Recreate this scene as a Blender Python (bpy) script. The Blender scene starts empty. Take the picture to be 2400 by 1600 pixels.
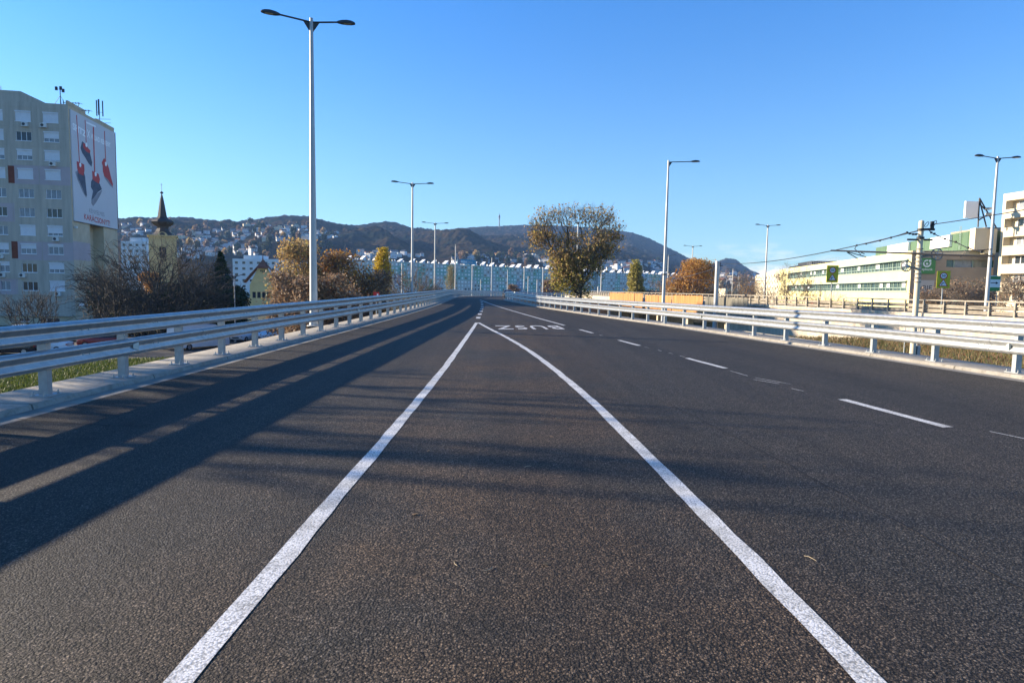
import bpy, math, random
import numpy as np
from mathutils import Vector, Matrix

R_ = math.radians
scene = bpy.context.scene
C = scene.collection
rng = np.random.default_rng(7)
random.seed(7)

# ------------------------------------------------------------------ camera, sky, sun, exposure
FPX = 1500.0                      # focal length in pixels of the 2400 px wide photograph
CAMZ = 1.75
PITCH = math.atan(124 / FPX)
ROLL = R_(1.0)
cam_d = bpy.data.cameras.new('camera')
cam = bpy.data.objects.new('camera', cam_d)
C.objects.link(cam)
cam_d.sensor_fit = 'HORIZONTAL'
cam_d.sensor_width = 36.0
cam_d.lens = 36.0 * FPX / 2400.0
cam_d.clip_start = 0.05
cam_d.clip_end = 20000
cam.matrix_world = (Matrix.Translation((0, 0, CAMZ)) @ Matrix.Rotation(R_(90) - PITCH, 4, 'X')
                    @ Matrix.Rotation(ROLL, 4, 'Z'))
scene.camera = cam

SUN_AZ, SUN_EL = R_(-76), R_(16.0)
SUNV = Vector((math.sin(SUN_AZ) * math.cos(SUN_EL), math.cos(SUN_AZ) * math.cos(SUN_EL), math.sin(SUN_EL)))
sd = bpy.data.lights.new('sun', 'SUN')
sd.energy = 5.0
sd.angle = R_(0.55)
sd.color = (1.0, 0.83, 0.62)
sun = bpy.data.objects.new('sun', sd)
C.objects.link(sun)
sun.rotation_euler = SUNV.to_track_quat('Z', 'Y').to_euler()

world = bpy.data.worlds.new('World')
scene.world = world
world.use_nodes = True
wt = world.node_tree
wt.nodes.clear()
wout = wt.nodes.new('ShaderNodeOutputWorld')
wbg = wt.nodes.new('ShaderNodeBackground')
sky = wt.nodes.new('ShaderNodeTexSky')
sky.sky_type = 'NISHITA'
sky.sun_disc = False
sky.sun_elevation = SUN_EL
sky.sun_rotation = SUN_AZ
sky.altitude = 150
sky.air_density = 1.0
sky.dust_density = 0.35
sky.ozone_density = 2.6
wbg.inputs['Strength'].default_value = 0.064
# thin wisps and a small cumulus bank low over the hills, in sky directions
tc = wt.nodes.new('ShaderNodeTexCoord')
sep = wt.nodes.new('ShaderNodeSeparateXYZ')
wt.links.new(tc.outputs['Generated'], sep.inputs[0])


def wmath(op, a, b=None, c=None, clamp=False):
    n = wt.nodes.new('ShaderNodeMath')
    n.operation = op
    n.use_clamp = clamp
    for i, v in enumerate((a, b, c)):
        if v is None:
            continue
        if isinstance(v, (int, float)):
            n.inputs[i].default_value = v
        else:
            wt.links.new(v, n.inputs[i])
    return n.outputs[0]


def wband(v, lo0, lo1, hi0, hi1):
    def ss(a, b):
        m = wt.nodes.new('ShaderNodeMapRange')
        m.interpolation_type = 'SMOOTHSTEP'
        m.inputs[1].default_value = a
        m.inputs[2].default_value = b
        wt.links.new(v, m.inputs[0])
        return m.outputs[0]
    return wmath('MULTIPLY', ss(lo0, lo1), wmath('SUBTRACT', 1.0, ss(hi0, hi1)))


az = wmath('ARCTAN2', sep.outputs[0], sep.outputs[1])
el = wmath('ARCSINE', sep.outputs[2])
comb = wt.nodes.new('ShaderNodeCombineXYZ')
wt.links.new(wmath('MULTIPLY', az, 9.0), comb.inputs[0])
wt.links.new(wmath('MULTIPLY', el, 38.0), comb.inputs[1])
n1 = wt.nodes.new('ShaderNodeTexNoise')
n1.inputs['Scale'].default_value = 1.0
n1.inputs['Detail'].default_value = 6
n1.inputs['Roughness'].default_value = 0.6
wt.links.new(comb.outputs[0], n1.inputs['Vector'])
comb2 = wt.nodes.new('ShaderNodeCombineXYZ')
wt.links.new(wmath('MULTIPLY', az, 60.0), comb2.inputs[0])
wt.links.new(wmath('MULTIPLY', el, 95.0), comb2.inputs[1])
n2 = wt.nodes.new('ShaderNodeTexNoise')
n2.inputs['Scale'].default_value = 1.0
n2.inputs['Detail'].default_value = 5
wt.links.new(comb2.outputs[0], n2.inputs['Vector'])
wisp = wmath('MULTIPLY', wmath('MULTIPLY_ADD', n1.outputs[0], 3.2, -1.55, clamp=True),
             wmath('MULTIPLY', wband(az, 0.16, 0.30, 0.50, 0.62), wband(el, 0.02, 0.035, 0.055, 0.085)))
cumu = wmath('MULTIPLY', wmath('MULTIPLY_ADD', n2.outputs[0], 5.0, -1.75, clamp=True),
             wmath('MULTIPLY', wband(az, 0.30, 0.36, 0.48, 0.56), wband(el, -0.02, 0.0, 0.026, 0.042)))
cl = wmath('ADD', wmath('MULTIPLY', wisp, 0.8), wmath('MULTIPLY', cumu, 0.95), clamp=True)
cmix = wt.nodes.new('ShaderNodeMixRGB')
cmix.inputs[2].default_value = (9.0, 8.2, 7.6, 1)
wt.links.new(cl, cmix.inputs[0])
tint = wt.nodes.new('ShaderNodeMixRGB')
tint.blend_type = 'MULTIPLY'
tint.inputs[0].default_value = 1.0
tgr = wt.nodes.new('ShaderNodeValToRGB')      # air is paler towards the horizon
tgr.color_ramp.interpolation = 'EASE'
tgr.color_ramp.elements[0].position = 0.0
tgr.color_ramp.elements[0].color = (0.84, 1.08, 1.22, 1)
tgr.color_ramp.elements[1].position = 0.50
tgr.color_ramp.elements[1].color = (0.27, 0.88, 1.52, 1)
wt.links.new(el, tgr.inputs[0])
wt.links.new(tgr.outputs[0], tint.inputs[2])
wt.links.new(sky.outputs[0], tint.inputs[1])
wt.links.new(tint.outputs[0], cmix.inputs[1])
wt.links.new(cmix.outputs[0], wbg.inputs['Color'])
wt.links.new(wbg.outputs[0], wout.inputs['Surface'])

scene.view_settings.view_transform = 'Standard'
scene.view_settings.look = 'None'
scene.view_settings.exposure = 1.62
scene.view_settings.gamma = 1.0
scene.cycles.volume_bounces = 0
scene.cycles.max_bounces = 6
scene.cycles.diffuse_bounces = 3
scene.cycles.transparent_max_bounces = 6
scene.render.film_transparent = False

# ------------------------------------------------------------------ placing helpers
_cr, _sr = math.cos(ROLL), math.sin(ROLL)
_cp, _sp = math.cos(PITCH), math.sin(PITCH)


def ray(px, py):
    u, v = px - 1200.0, py - 800.0
    u2, v2 = _cr * u + _sr * v, -_sr * u + _cr * v
    return Vector((u2, FPX * _cp - v2 * _sp, -FPX * _sp - v2 * _cp)) / FPX


def at(px, py, Y):
    """the place at distance Y seen at (px, py) of the 2400x1600 photograph"""
    d = ray(px, py)
    return Vector((0, 0, CAMZ)) + d * (Y / d.y)


def on_plane(px, py, o, n):
    d = ray(px, py)
    c = Vector((0, 0, CAMZ))
    return c + d * ((o - c).dot(n) / d.dot(n))


def azv(deg):
    return Vector((math.sin(R_(deg)), math.cos(R_(deg)), 0))


UP = Vector((0, 0, 1))


def tag(o, label, cat, group=None, kind=None):
    o['label'] = label
    o['category'] = cat
    if group:
        o['group'] = group
    if kind:
        o['kind'] = kind
    return o


def empty(name, loc=(0, 0, 0), rz=0.0):
    o = bpy.data.objects.new(name, None)
    o.empty_display_size = 0.3
    C.objects.link(o)
    o.location = loc
    o.rotation_euler = (0, 0, rz)
    return o


def link(name, me, parent=None, loc=None):
    o = bpy.data.objects.new(name, me)
    C.objects.link(o)
    if parent is not None:
        o.parent = parent
    if loc is not None:
        o.location = loc
    return o


def copy_tree(o, parent=None):
    c = o.copy()
    C.objects.link(c)
    if parent is not None:
        c.parent = parent
    for ch in list(o.children):
        copy_tree(ch, c)
    return c


class MB:
    """collects faces and links them as one mesh object"""

    def __init__(self):
        self.v, self.f, self.m = [], [], []

    def add(self, vs, fs, mi=0):
        b = len(self.v)
        self.v += [tuple(p) for p in vs]
        self.f += [tuple(b + i for i in f) for f in fs]
        self.m += [mi] * len(fs)

    def quad(self, a, b, c, d, mi=0):
        self.add((a, b, c, d), ((0, 1, 2, 3),), mi)

    def poly(self, pts, mi=0):
        self.add(pts, (tuple(range(len(pts))),), mi)

    def box(self, c, s, rz=0.0, mi=0):
        x, y, z = s[0] / 2, s[1] / 2, s[2] / 2
        ca, sa = math.cos(rz), math.sin(rz)
        vs = []
        for dz in (-z, z):
            for dx, dy in ((-x, -y), (x, -y), (x, y), (-x, y)):
                vs.append((c[0] + dx * ca - dy * sa, c[1] + dx * sa + dy * ca, c[2] + dz))
        self.add(vs, ((3, 2, 1, 0), (4, 5, 6, 7), (0, 1, 5, 4), (1, 2, 6, 5), (2, 3, 7, 6), (3, 0, 4, 7)), mi)

    def fbox(self, fr, u0, u1, n0, n1, z0, z1, mi=0):
        """box in a wall's frame: u along it, n out of it, z up"""
        o, u, n = fr
        P = lambda a, b, c: o + u * a + n * b + UP * c
        vs = [P(u0, n0, z0), P(u1, n0, z0), P(u1, n1, z0), P(u0, n1, z0), P(u0, n0, z1), P(u1, n0, z1), P(u1, n1, z1), P(u0, n1, z1)]
        self.add(vs, ((0, 1, 2, 3), (7, 6, 5, 4), (0, 4, 5, 1), (1, 5, 6, 2), (2, 6, 7, 3), (3, 7, 4, 0)), mi)

    def prism(self, pts, ext, mi=0):
        """flat outline pushed along ext"""
        n = len(pts)
        e = Vector(ext)
        vs = [Vector(p) for p in pts] + [Vector(p) + e for p in pts]
        fs = [tuple(range(n))[::-1], tuple(range(n, 2 * n))] + [(i, (i + 1) % n, n + (i + 1) % n, n + i) for i in range(n)]
        self.add(vs, fs, mi)

    def tube(self, pts, rad, n=8, mi=0, cap=True):
        pts = [Vector(p) for p in pts]
        if isinstance(rad, (int, float)):
            rad = [rad] * len(pts)
        vs, fs = [], []
        for i, p in enumerate(pts):
            t = (pts[min(i + 1, len(pts) - 1)] - pts[max(i - 1, 0)]).normalized()
            a = t.cross(UP)
            if a.length < 1e-3:
                a = Vector((1, 0, 0))
            a.normalize()
            b = t.cross(a)
            for k in range(n):
                w = 2 * math.pi * k / n
                vs.append(p + (a * math.cos(w) + b * math.sin(w)) * rad[i])
        for i in range(len(pts) - 1):
            for k in range(n):
                k2 = (k + 1) % n
                fs.append((i * n + k, i * n + k2, (i + 1) * n + k2, (i + 1) * n + k))
        if cap:
            fs.append(tuple(range(n))[::-1])
            fs.append(tuple((len(pts) - 1) * n + k for k in range(n)))
        self.add(vs, fs, mi)

    def lathe(self, prof, c=(0, 0, 0), n=16, mi=0, rot=0.0):
        vs, fs = [], []
        for r, z in prof:
            for k in range(n):
                w = 2 * math.pi * k / n + rot
                vs.append((c[0] + r * math.cos(w), c[1] + r * math.sin(w), c[2] + z))
        for i in range(len(prof) - 1):
            for k in range(n):
                k2 = (k + 1) % n
                fs.append((i * n + k, i * n + k2, (i + 1) * n + k2, (i + 1) * n + k))
        fs.append(tuple(range(n))[::-1])
        fs.append(tuple((len(prof) - 1) * n + k for k in range(n)))
        self.add(vs, fs, mi)

    def disc(self, c, a, b, r, n=24, mi=0):
        self.poly([Vector(c) + Vector(a) * (r * math.cos(2 * math.pi * k / n)) + Vector(b) * (r * math.sin(2 * math.pi * k / n)) for k in range(n)], mi)

    def mesh(self, name, mats, smooth=False):
        me = bpy.data.meshes.new(name)
        me.from_pydata(self.v, [], self.f)
        for m in (mats if isinstance(mats, (list, tuple)) else [mats]):
            me.materials.append(m)
        if any(self.m):
            me.polygons.foreach_set('material_index', self.m)
        if smooth:
            me.polygons.foreach_set('use_smooth', [True] * len(self.f))
            try:
                me.set_sharp_from_angle(angle=R_(40))
            except Exception:
                pass
        me.update()
        return me

    def build(self, name, mats, parent=None, loc=None, smooth=False):
        return link(name, self.mesh(name, mats, smooth), parent, loc)


def np_mesh(name, verts, faces, mats, smooth=False, mi=None):
    """numpy verts (N,3), faces (M,k) of one size"""
    me = bpy.data.meshes.new(name)
    k = faces.shape[1]
    me.vertices.add(len(verts))
    me.vertices.foreach_set('co', np.ascontiguousarray(verts, dtype=np.float32).ravel())
    me.loops.add(faces.size)
    me.loops.foreach_set('vertex_index', np.ascontiguousarray(faces, dtype=np.int32).ravel())
    me.polygons.add(len(faces))
    me.polygons.foreach_set('loop_start', np.arange(0, faces.size, k, dtype=np.int32))
    for m in (mats if isinstance(mats, (list, tuple)) else [mats]):
        me.materials.append(m)
    if mi is not None:
        me.polygons.foreach_set('material_index', mi.astype(np.int32))
    if smooth:
        me.polygons.foreach_set('use_smooth', np.ones(len(faces), dtype=bool))
    me.update(calc_edges=True)
    me.validate()
    return me


# value noise for terrain and crowns
_perm = rng.random((256, 256))


def vnoise(x, y):
    xi, yi = np.floor(x).astype(int), np.floor(y).astype(int)
    fx, fy = x - xi, y - yi
    fx, fy = fx * fx * (3 - 2 * fx), fy * fy * (3 - 2 * fy)
    g = lambda a, b: _perm[a % 256, b % 256]
    return (g(xi, yi) * (1 - fx) + g(xi + 1, yi) * fx) * (1 - fy) + (g(xi, yi + 1) * (1 - fx) + g(xi + 1, yi + 1) * fx) * fy


def fbm(x, y, o=4):
    s, a, t = 0, 1.0, 0
    for i in range(o):
        s = s + a * vnoise(x * 2 ** i + 17.3 * i, y * 2 ** i + 5.1 * i)
        t += a
        a *= 0.5
    return s / t


# ------------------------------------------------------------------ materials
def new_mat(name):
    m = bpy.data.materials.new(name)
    m.use_nodes = True
    nt = m.node_tree
    b = nt.nodes['Principled BSDF']
    return m, nt, b


def N(nt, t, **kw):
    n = nt.nodes.new(t)
    for k, v in kw.items():
        if k in n.inputs:
            n.inputs[k].default_value = v
        else:
            setattr(n, k, v)
    return n


def ramp(nt, fac, stops):
    r = nt.nodes.new('ShaderNodeValToRGB')
    e = r.color_ramp.elements
    while len(e) < len(stops):
        e.new(0.5)
    for i, (p, c) in enumerate(stops):
        e[i].position = p
        e[i].color = (*c, 1) if len(c) == 3 else c
    nt.links.new(fac, r.inputs[0])
    return r.outputs[0]


def mat(name, col, rough=0.7, metal=0.0, var=0.12, scale=1.5, bump=0.0, bscale=40, spec=0.4, streak=False):
    """plain surface with procedural mottling"""
    m, nt, b = new_mat(name)
    L = nt.links.new
    geo = N(nt, 'ShaderNodeNewGeometry')
    no = N(nt, 'ShaderNodeTexNoise', Scale=scale, Detail=5.0, Roughness=0.6)
    if streak:
        mp = N(nt, 'ShaderNodeMapping')
        mp.inputs['Scale'].default_value = (3, 3, 0.25)
        L(geo.outputs['Position'], mp.inputs[0])
        L(mp.outputs[0], no.inputs['Vector'])
    else:
        L(geo.outputs['Position'], no.inputs['Vector'])
    lo = tuple(max(0, c * (1 - var)) for c in col)
    hi = tuple(min(1, c * (1 + var)) for c in col)
    L(ramp(nt, no.outputs[0], [(0.3, lo), (0.7, hi)]), b.inputs['Base Color'])
    b.inputs['Roughness'].default_value = rough
    b.inputs['Metallic'].default_value = metal
    b.inputs['Specular IOR Level'].default_value = spec
    if bump:
        bn = N(nt, 'ShaderNodeTexNoise', Scale=bscale, Detail=4.0)
        L(geo.outputs['Position'], bn.inputs['Vector'])
        bp = N(nt, 'ShaderNodeBump', Strength=bump, Distance=0.02)
        L(bn.outputs[0], bp.inputs['Height'])
        L(bp.outputs[0], b.inputs['Normal'])
    return m


def leaf_mat(name, cols, rough=0.6, trans=0.25):
    m, nt, b = new_mat(name)
    L = nt.links.new
    geo = N(nt, 'ShaderNodeNewGeometry')
    k = len(cols)
    c = ramp(nt, geo.outputs['Random Per Island'], [((i + 0.5) / k, cc) for i, cc in enumerate(cols)])
    L(c, b.inputs['Base Color'])
    b.inputs['Roughness'].default_value = rough
    b.inputs['Specular IOR Level'].default_value = 0.25
    tr = N(nt, 'ShaderNodeBsdfTranslucent')
    L(c, tr.inputs['Color'])
    mx = N(nt, 'ShaderNodeMixShader')
    mx.inputs[0].default_value = trans
    L(b.outputs[0], mx.inputs[1])
    L(tr.outputs[0], mx.inputs[2])
    L(mx.outputs[0], nt.nodes['Material Output'].inputs['Surface'])
    return m


def asphalt_mat(name, fresh=1.0, paint=False):
    m, nt, b = new_mat(name)
    L = nt.links.new
    geo = N(nt, 'ShaderNodeNewGeometry')
    P = geo.outputs['Position']
    wob = N(nt, 'ShaderNodeTexNoise', Scale=160.0, Detail=1.0)
    L(P, wob.inputs['Vector'])
    wadd = N(nt, 'ShaderNodeMixRGB', blend_type='LINEAR_LIGHT')
    wadd.inputs[0].default_value = 0.006
    L(P, wadd.inputs[1])
    L(wob.outputs['Color'], wadd.inputs[2])
    vo = N(nt, 'ShaderNodeTexVoronoi', Scale=76.0)
    vo.feature = 'F1'
    L(wadd.outputs[0], vo.inputs['Vector'])
    vr = N(nt, 'ShaderNodeTexVoronoi', Scale=76.0)
    vr.feature = 'F1'
    L(wadd.outputs[0], vr.inputs['Vector'])
    fine = N(nt, 'ShaderNodeTexNoise', Scale=320.0, Detail=3.0)
    L(P, fine.inputs['Vector'])
    big = N(nt, 'ShaderNodeTexNoise', Scale=0.33, Detail=5.0, Roughness=0.62)
    L(P, big.inputs['Vector'])
    mid = N(nt, 'ShaderNodeTexNoise', Scale=3.5, Detail=4.0, Roughness=0.7)
    L(P, mid.inputs['Vector'])
    sepc = N(nt, 'ShaderNodeSeparateColor')
    L(vr.outputs['Color'], sepc.inputs[0])
    if paint:
        stone = ramp(nt, sepc.outputs[0], [(0.0, (0.60, 0.59, 0.56)), (0.45, (0.76, 0.75, 0.71)), (1.0, (0.82, 0.81, 0.77))])
        pit = ramp(nt, vo.outputs['Distance'], [(0.45, (1, 1, 1)), (0.74, (0.46, 0.46, 0.45))])
        worn = ramp(nt, mid.outputs[0], [(0.30, (0.62, 0.61, 0.58)), (0.58, (1, 1, 1))])
    else:
        stone = ramp(nt, sepc.outputs[0], [(0.0, (0.015, 0.0137, 0.012)), (0.45, (0.049, 0.0445, 0.039)), (0.85, (0.100, 0.089, 0.075)), (1.0, (0.185, 0.166, 0.139))])
        pit = ramp(nt, vo.outputs['Distance'], [(0.25, (1.2, 1.2, 1.2)), (0.64, (0.17, 0.17, 0.17))])
        worn = ramp(nt, mid.outputs[0], [(0.3, (0.86, 0.86, 0.87)), (0.7, (1.1, 1.09, 1.08))])
    m1 = N(nt, 'ShaderNodeMixRGB', blend_type='MULTIPLY')
    m1.inputs[0].default_value = 1.0
    L(stone, m1.inputs[1])
    L(pit, m1.inputs[2])
    m2 = N(nt, 'ShaderNodeMixRGB', blend_type='MULTIPLY')
    m2.inputs[0].default_value = 1.0
    L(m1.outputs[0], m2.inputs[1])
    L(worn, m2.inputs[2])
    last = m2.outputs[0]
    if not paint:
        # brown dust in loose patches where no wheel runs (the gore between the lines)
        sx = N(nt, 'ShaderNodeSeparateXYZ')
        L(P, sx.inputs[0])
        ax = N(nt, 'ShaderNodeMath', operation='ABSOLUTE')
        L(sx.outputs[0], ax.inputs[0])
        gm = N(nt, 'ShaderNodeMapRange', interpolation_type='SMOOTHSTEP')
        gm.inputs[1].default_value = 0.5
        gm.inputs[2].default_value = 3.2
        gm.inputs[3].default_value = 1.0
        gm.inputs[4].default_value = 0.12
        L(ax.outputs[0], gm.inputs[0])
        dm = N(nt, 'ShaderNodeMapRange', interpolation_type='SMOOTHSTEP')
        dm.inputs[1].default_value = 0.36
        dm.inputs[2].default_value = 0.58
        L(big.outputs[0], dm.inputs[0])
        mm = N(nt, 'ShaderNodeMath', operation='MULTIPLY')
        L(gm.outputs[0], mm.inputs[0])
        L(dm.outputs[0], mm.inputs[1])
        m3 = N(nt, 'ShaderNodeMixRGB', blend_type='MULTIPLY')
        m3.inputs[2].default_value = (1.85, 1.40, 1.02, 1)
        L(mm.outputs[0], m3.inputs[0])
        L(last, m3.inputs[1])
        # long faint bands left by paver and tyres
        mpg = N(nt, 'ShaderNodeMapping')
        mpg.inputs['Scale'].default_value = (1.1, 0.05, 1)
        mpg.inputs['Rotation'].default_value = (0, 0, 0.09)
        L(P, mpg.inputs[0])
        lng = N(nt, 'ShaderNodeTexNoise', Scale=1.0, Detail=4.0, Roughness=0.65)
        L(mpg.outputs[0], lng.inputs['Vector'])
        lc = ramp(nt, lng.outputs[0], [(0.32, (0.66, 0.67, 0.69)), (0.5, (0.98, 0.98, 0.98)), (0.68, (1.32, 1.29, 1.24))])
        m4 = N(nt, 'ShaderNodeMixRGB', blend_type='MULTIPLY')
        m4.inputs[0].default_value = 1.0
        L(m3.outputs[0], m4.inputs[1])
        L(lc, m4.inputs[2])
        oil = N(nt, 'ShaderNodeTexNoise', Scale=1.7, Detail=3.0, Roughness=0.5)
        L(P, oil.inputs['Vector'])
        oc = ramp(nt, oil.outputs[0], [(0.27, (0.62, 0.62, 0.63)), (0.36, (1.0, 1.0, 1.0)), (0.70, (1.0, 1.0, 1.0)), (0.80, (1.25, 1.22, 1.18))])
        m5 = N(nt, 'ShaderNodeMixRGB', blend_type='MULTIPLY')
        m5.inputs[0].default_value = 1.0
        L(m4.outputs[0], m5.inputs[1])
        L(oc, m5.inputs[2])
        last = m5.outputs[0]
    L(last, b.inputs['Base Color'])
    b.inputs['Roughness'].default_value = 0.62 if paint else 0.74
    b.inputs['Specular IOR Level'].default_value = 0.3 if paint else 0.26
    inv = N(nt, 'ShaderNodeMath', operation='MULTIPLY_ADD')
    inv.inputs[1].default_value = -1.0
    inv.inputs[2].default_value = 1.0
    L(vo.outputs['Distance'], inv.inputs[0])
    hadd = N(nt, 'ShaderNodeMath', operation='MULTIPLY_ADD')
    hadd.inputs[1].default_value = 0.35
    L(fine.outputs[0], hadd.inputs[0])
    L(inv.outputs[0], hadd.inputs[2])
    bp = N(nt, 'ShaderNodeBump', Strength=0.35 if paint else 1.0, Distance=0.006 if paint else 0.010)
    L(hadd.outputs[0], bp.inputs['Height'])
    L(bp.outputs[0], b.inputs['Normal'])
    return m


M = {}
M['asphalt'] = asphalt_mat('asphalt')
M['paint'] = asphalt_mat('road_paint', paint=True)
M['joint'] = mat('joint_rubber', (0.012, 0.012, 0.013), 0.8)
M['kerb'] = mat('kerb_concrete', (0.29, 0.268, 0.225), 0.85, var=0.18, scale=2.2, bump=0.25, bscale=60)
_nt = M['kerb'].node_tree
_g = N(_nt, 'ShaderNodeNewGeometry')
_sx = N(_nt, 'ShaderNodeSeparateXYZ')
_nt.links.new(_g.outputs['Position'], _sx.inputs[0])
_fr = N(_nt, 'ShaderNodeMath', operation='PINGPONG')
_fr.inputs[1].default_value = 1.5
_nt.links.new(_sx.outputs[1], _fr.inputs[0])
_jr = ramp(_nt, _fr.outputs[0], [(0.0, (0.35, 0.34, 0.32)), (0.012, (0.35, 0.34, 0.32)), (0.02, (1, 1, 1))])
_st = N(_nt, 'ShaderNodeTexNoise', Scale=9.0, Detail=6.0, Roughness=0.75)
_nt.links.new(_g.outputs['Position'], _st.inputs['Vector'])
_sr2 = ramp(_nt, _st.outputs[0], [(0.36, (0.72, 0.70, 0.66)), (0.52, (1, 1, 1))])
_mm = N(_nt, 'ShaderNodeMixRGB', blend_type='MULTIPLY')
_mm.inputs[0].default_value = 1.0
_nt.links.new(_jr, _mm.inputs[1])
_nt.links.new(_sr2, _mm.inputs[2])
_m2 = N(_nt, 'ShaderNodeMixRGB', blend_type='MULTIPLY')
_m2.inputs[0].default_value = 1.0
_b = _nt.nodes['Principled BSDF']
_nt.links.new(_b.inputs['Base Color'].links[0].from_socket, _m2.inputs[1])
_nt.links.new(_mm.outputs[0], _m2.inputs[2])
_nt.links.new(_m2.outputs[0], _b.inputs['Base Color'])
M['gutter'] = mat('gutter_concrete', (0.235, 0.22, 0.19), 0.85, var=0.25, scale=3, bump=0.3, bscale=80)
M['concrete'] = mat('wall_concrete', (0.46, 0.40, 0.31), 0.9, var=0.22, scale=0.8, bump=0.3, bscale=14, streak=True)
M['zinc'] = mat('galvanised_steel', (0.39, 0.405, 0.405), 0.38, 0.68, var=0.18, scale=7, bump=0.03, bscale=18)
M['zincpost'] = mat('galvanised_post', (0.31, 0.335, 0.345), 0.5, 0.4, var=0.14, scale=9)
M['polegrey'] = mat('galvanised_pole', (0.42, 0.43, 0.43), 0.5, 0.3, var=0.08, scale=3)
M['dark'] = mat('dark_luminaire', (0.035, 0.038, 0.042), 0.5)
M['glasslens'] = mat('lamp_lens', (0.32, 0.34, 0.30), 0.25, var=0.1)
M['wire'] = mat('black_wire', (0.02, 0.02, 0.022), 0.5)
M['darkrail'] = mat('weathered_rail', (0.30, 0.27, 0.22), 0.7, 0.1, var=0.3, scale=2.0)
M['wood'] = mat('raw_board', (0.43, 0.205, 0.07), 0.85, var=0.25, scale=1.2, bump=0.2, bscale=12, streak=True)
M['oldwood'] = mat('grey_board', (0.16, 0.15, 0.12), 0.85, var=0.25, scale=1.2, streak=True)
M['grass_ground'] = mat('grass_ground', (0.040, 0.052, 0.016), 0.95, var=0.6, scale=0.35, bump=0.6, bscale=6)
M['lot'] = mat('parking_asphalt', (0.055, 0.054, 0.052), 0.9, var=0.25, scale=0.5)
M['glass'] = mat('window_glass', (0.03, 0.04, 0.05), 0.08, var=0.2, spec=0.6)
M['glassblue'] = mat('window_glass_curtain', (0.22, 0.25, 0.28), 0.2, var=0.25, scale=2.5, spec=0.5)
M['frame'] = mat('white_frame', (0.74, 0.75, 0.76), 0.5, var=0.05)
M['shutter'] = mat('white_shutter', (0.66, 0.68, 0.71), 0.6, var=0.06)
M['panelgrey'] = mat('panel_grey', (0.45, 0.41, 0.34), 0.9, var=0.16, scale=0.7, bump=0.15, bscale=10, streak=True)
M['panellilac'] = mat('panel_lilac', (0.44, 0.375, 0.385), 0.9, var=0.08, scale=0.6)
M['panelbeige'] = mat('panel_beige', (0.52, 0.44, 0.31), 0.9, var=0.14, scale=0.7, bump=0.15, bscale=10)
M['rust'] = mat('rust_panel', (0.17, 0.045, 0.025), 0.8, var=0.2)
M['acwhite'] = mat('ac_white', (0.60, 0.60, 0.57), 0.5)
M['banner'] = mat('banner_white', (0.58, 0.59, 0.62), 0.6, var=0.03, scale=0.3)
M['bannerwhite'] = mat('banner_letter_white', (0.90, 0.92, 0.93), 0.6, var=0.02)
M['bannerred'] = mat('banner_red', (0.50, 0.045, 0.04), 0.6, var=0.15, scale=2)
M['bannerblue'] = mat('banner_slipper_blue', (0.075, 0.095, 0.14), 0.7, var=0.3, scale=1.4)
M['bannersole'] = mat('banner_slipper_sole', (0.26, 0.27, 0.30), 0.7, var=0.2, scale=1.4)
M['yellow'] = mat('yellow_render', (0.70, 0.63, 0.31), 0.85, var=0.05, scale=0.4)
M['cream'] = mat('cream_render', (0.62, 0.54, 0.39), 0.85, var=0.08, scale=0.5)
M['brownclad'] = mat('brown_cladding', (0.34, 0.27, 0.20), 0.75, var=0.1, scale=0.8)
M['greenclad'] = mat('green_cladding', (0.085, 0.15, 0.085), 0.6, var=0.12, scale=0.7)
M['greenframe'] = mat('green_frame', (0.27, 0.36, 0.30), 0.5, var=0.1)
M['greenglass'] = mat('green_glass', (0.06, 0.10, 0.10), 0.08, var=0.5, scale=0.6, spec=0.7)
M['signgreen'] = mat('sign_green', (0.06, 0.24, 0.07), 0.5, var=0.08)
M['signlime'] = mat('sign_lime', (0.60, 0.50, 0.02), 0.5, var=0.06)
M['signwhite'] = mat('sign_white', (0.82, 0.82, 0.80), 0.45, var=0.03)
M['signgrey'] = mat('sign_grey', (0.46, 0.43, 0.40), 0.6, var=0.05)
M['signred'] = mat('sign_red', (0.55, 0.03, 0.025), 0.45, var=0.05)
M['signblack'] = mat('sign_black', (0.015, 0.015, 0.018), 0.5)
M['signteal'] = mat('sign_teal', (0.02, 0.22, 0.34), 0.5, var=0.25, scale=0.05)
M['tower'] = mat('tower_plaster', (0.54, 0.44, 0.23), 0.9, var=0.18, scale=0.6)
M['towerroof'] = mat('spire_copper', (0.05, 0.045, 0.04), 0.6, var=0.25, scale=0.8)
M['housewall'] = mat('house_plaster', (0.60, 0.52, 0.26), 0.9, var=0.08, scale=0.7)
M['tile'] = mat('roof_tile', (0.17, 0.075, 0.05), 0.85, var=0.3, scale=1.5, bump=0.3, bscale=8)
M['white'] = mat('white_render', (0.66, 0.68, 0.70), 0.8, var=0.07, scale=0.2)
M['bark'] = mat('bark', (0.17, 0.135, 0.10), 0.95, var=0.35, scale=4)
M['barkpale'] = mat('bark_pale', (0.23, 0.19, 0.15), 0.95, var=0.3, scale=4)
M['barkdark'] = mat('bark_dark', (0.070, 0.064, 0.053), 0.95, var=0.35, scale=4)
M['carwhite'] = mat('car_paint_white', (0.72, 0.74, 0.77), 0.25, var=0.03, spec=0.6)
M['carblack'] = mat('car_paint_black', (0.015, 0.016, 0.02), 0.2, var=0.1, spec=0.6)
M['carred'] = mat('car_paint_red', (0.26, 0.025, 0.02), 0.25, var=0.05, spec=0.6)
M['carblue'] = mat('car_paint_blue', (0.05, 0.09, 0.18), 0.25, var=0.05, spec=0.6)
M['tyre'] = mat('tyre', (0.015, 0.015, 0.015), 0.85)
M['rim'] = mat('rim', (0.4, 0.4, 0.42), 0.35, 0.7)
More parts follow.
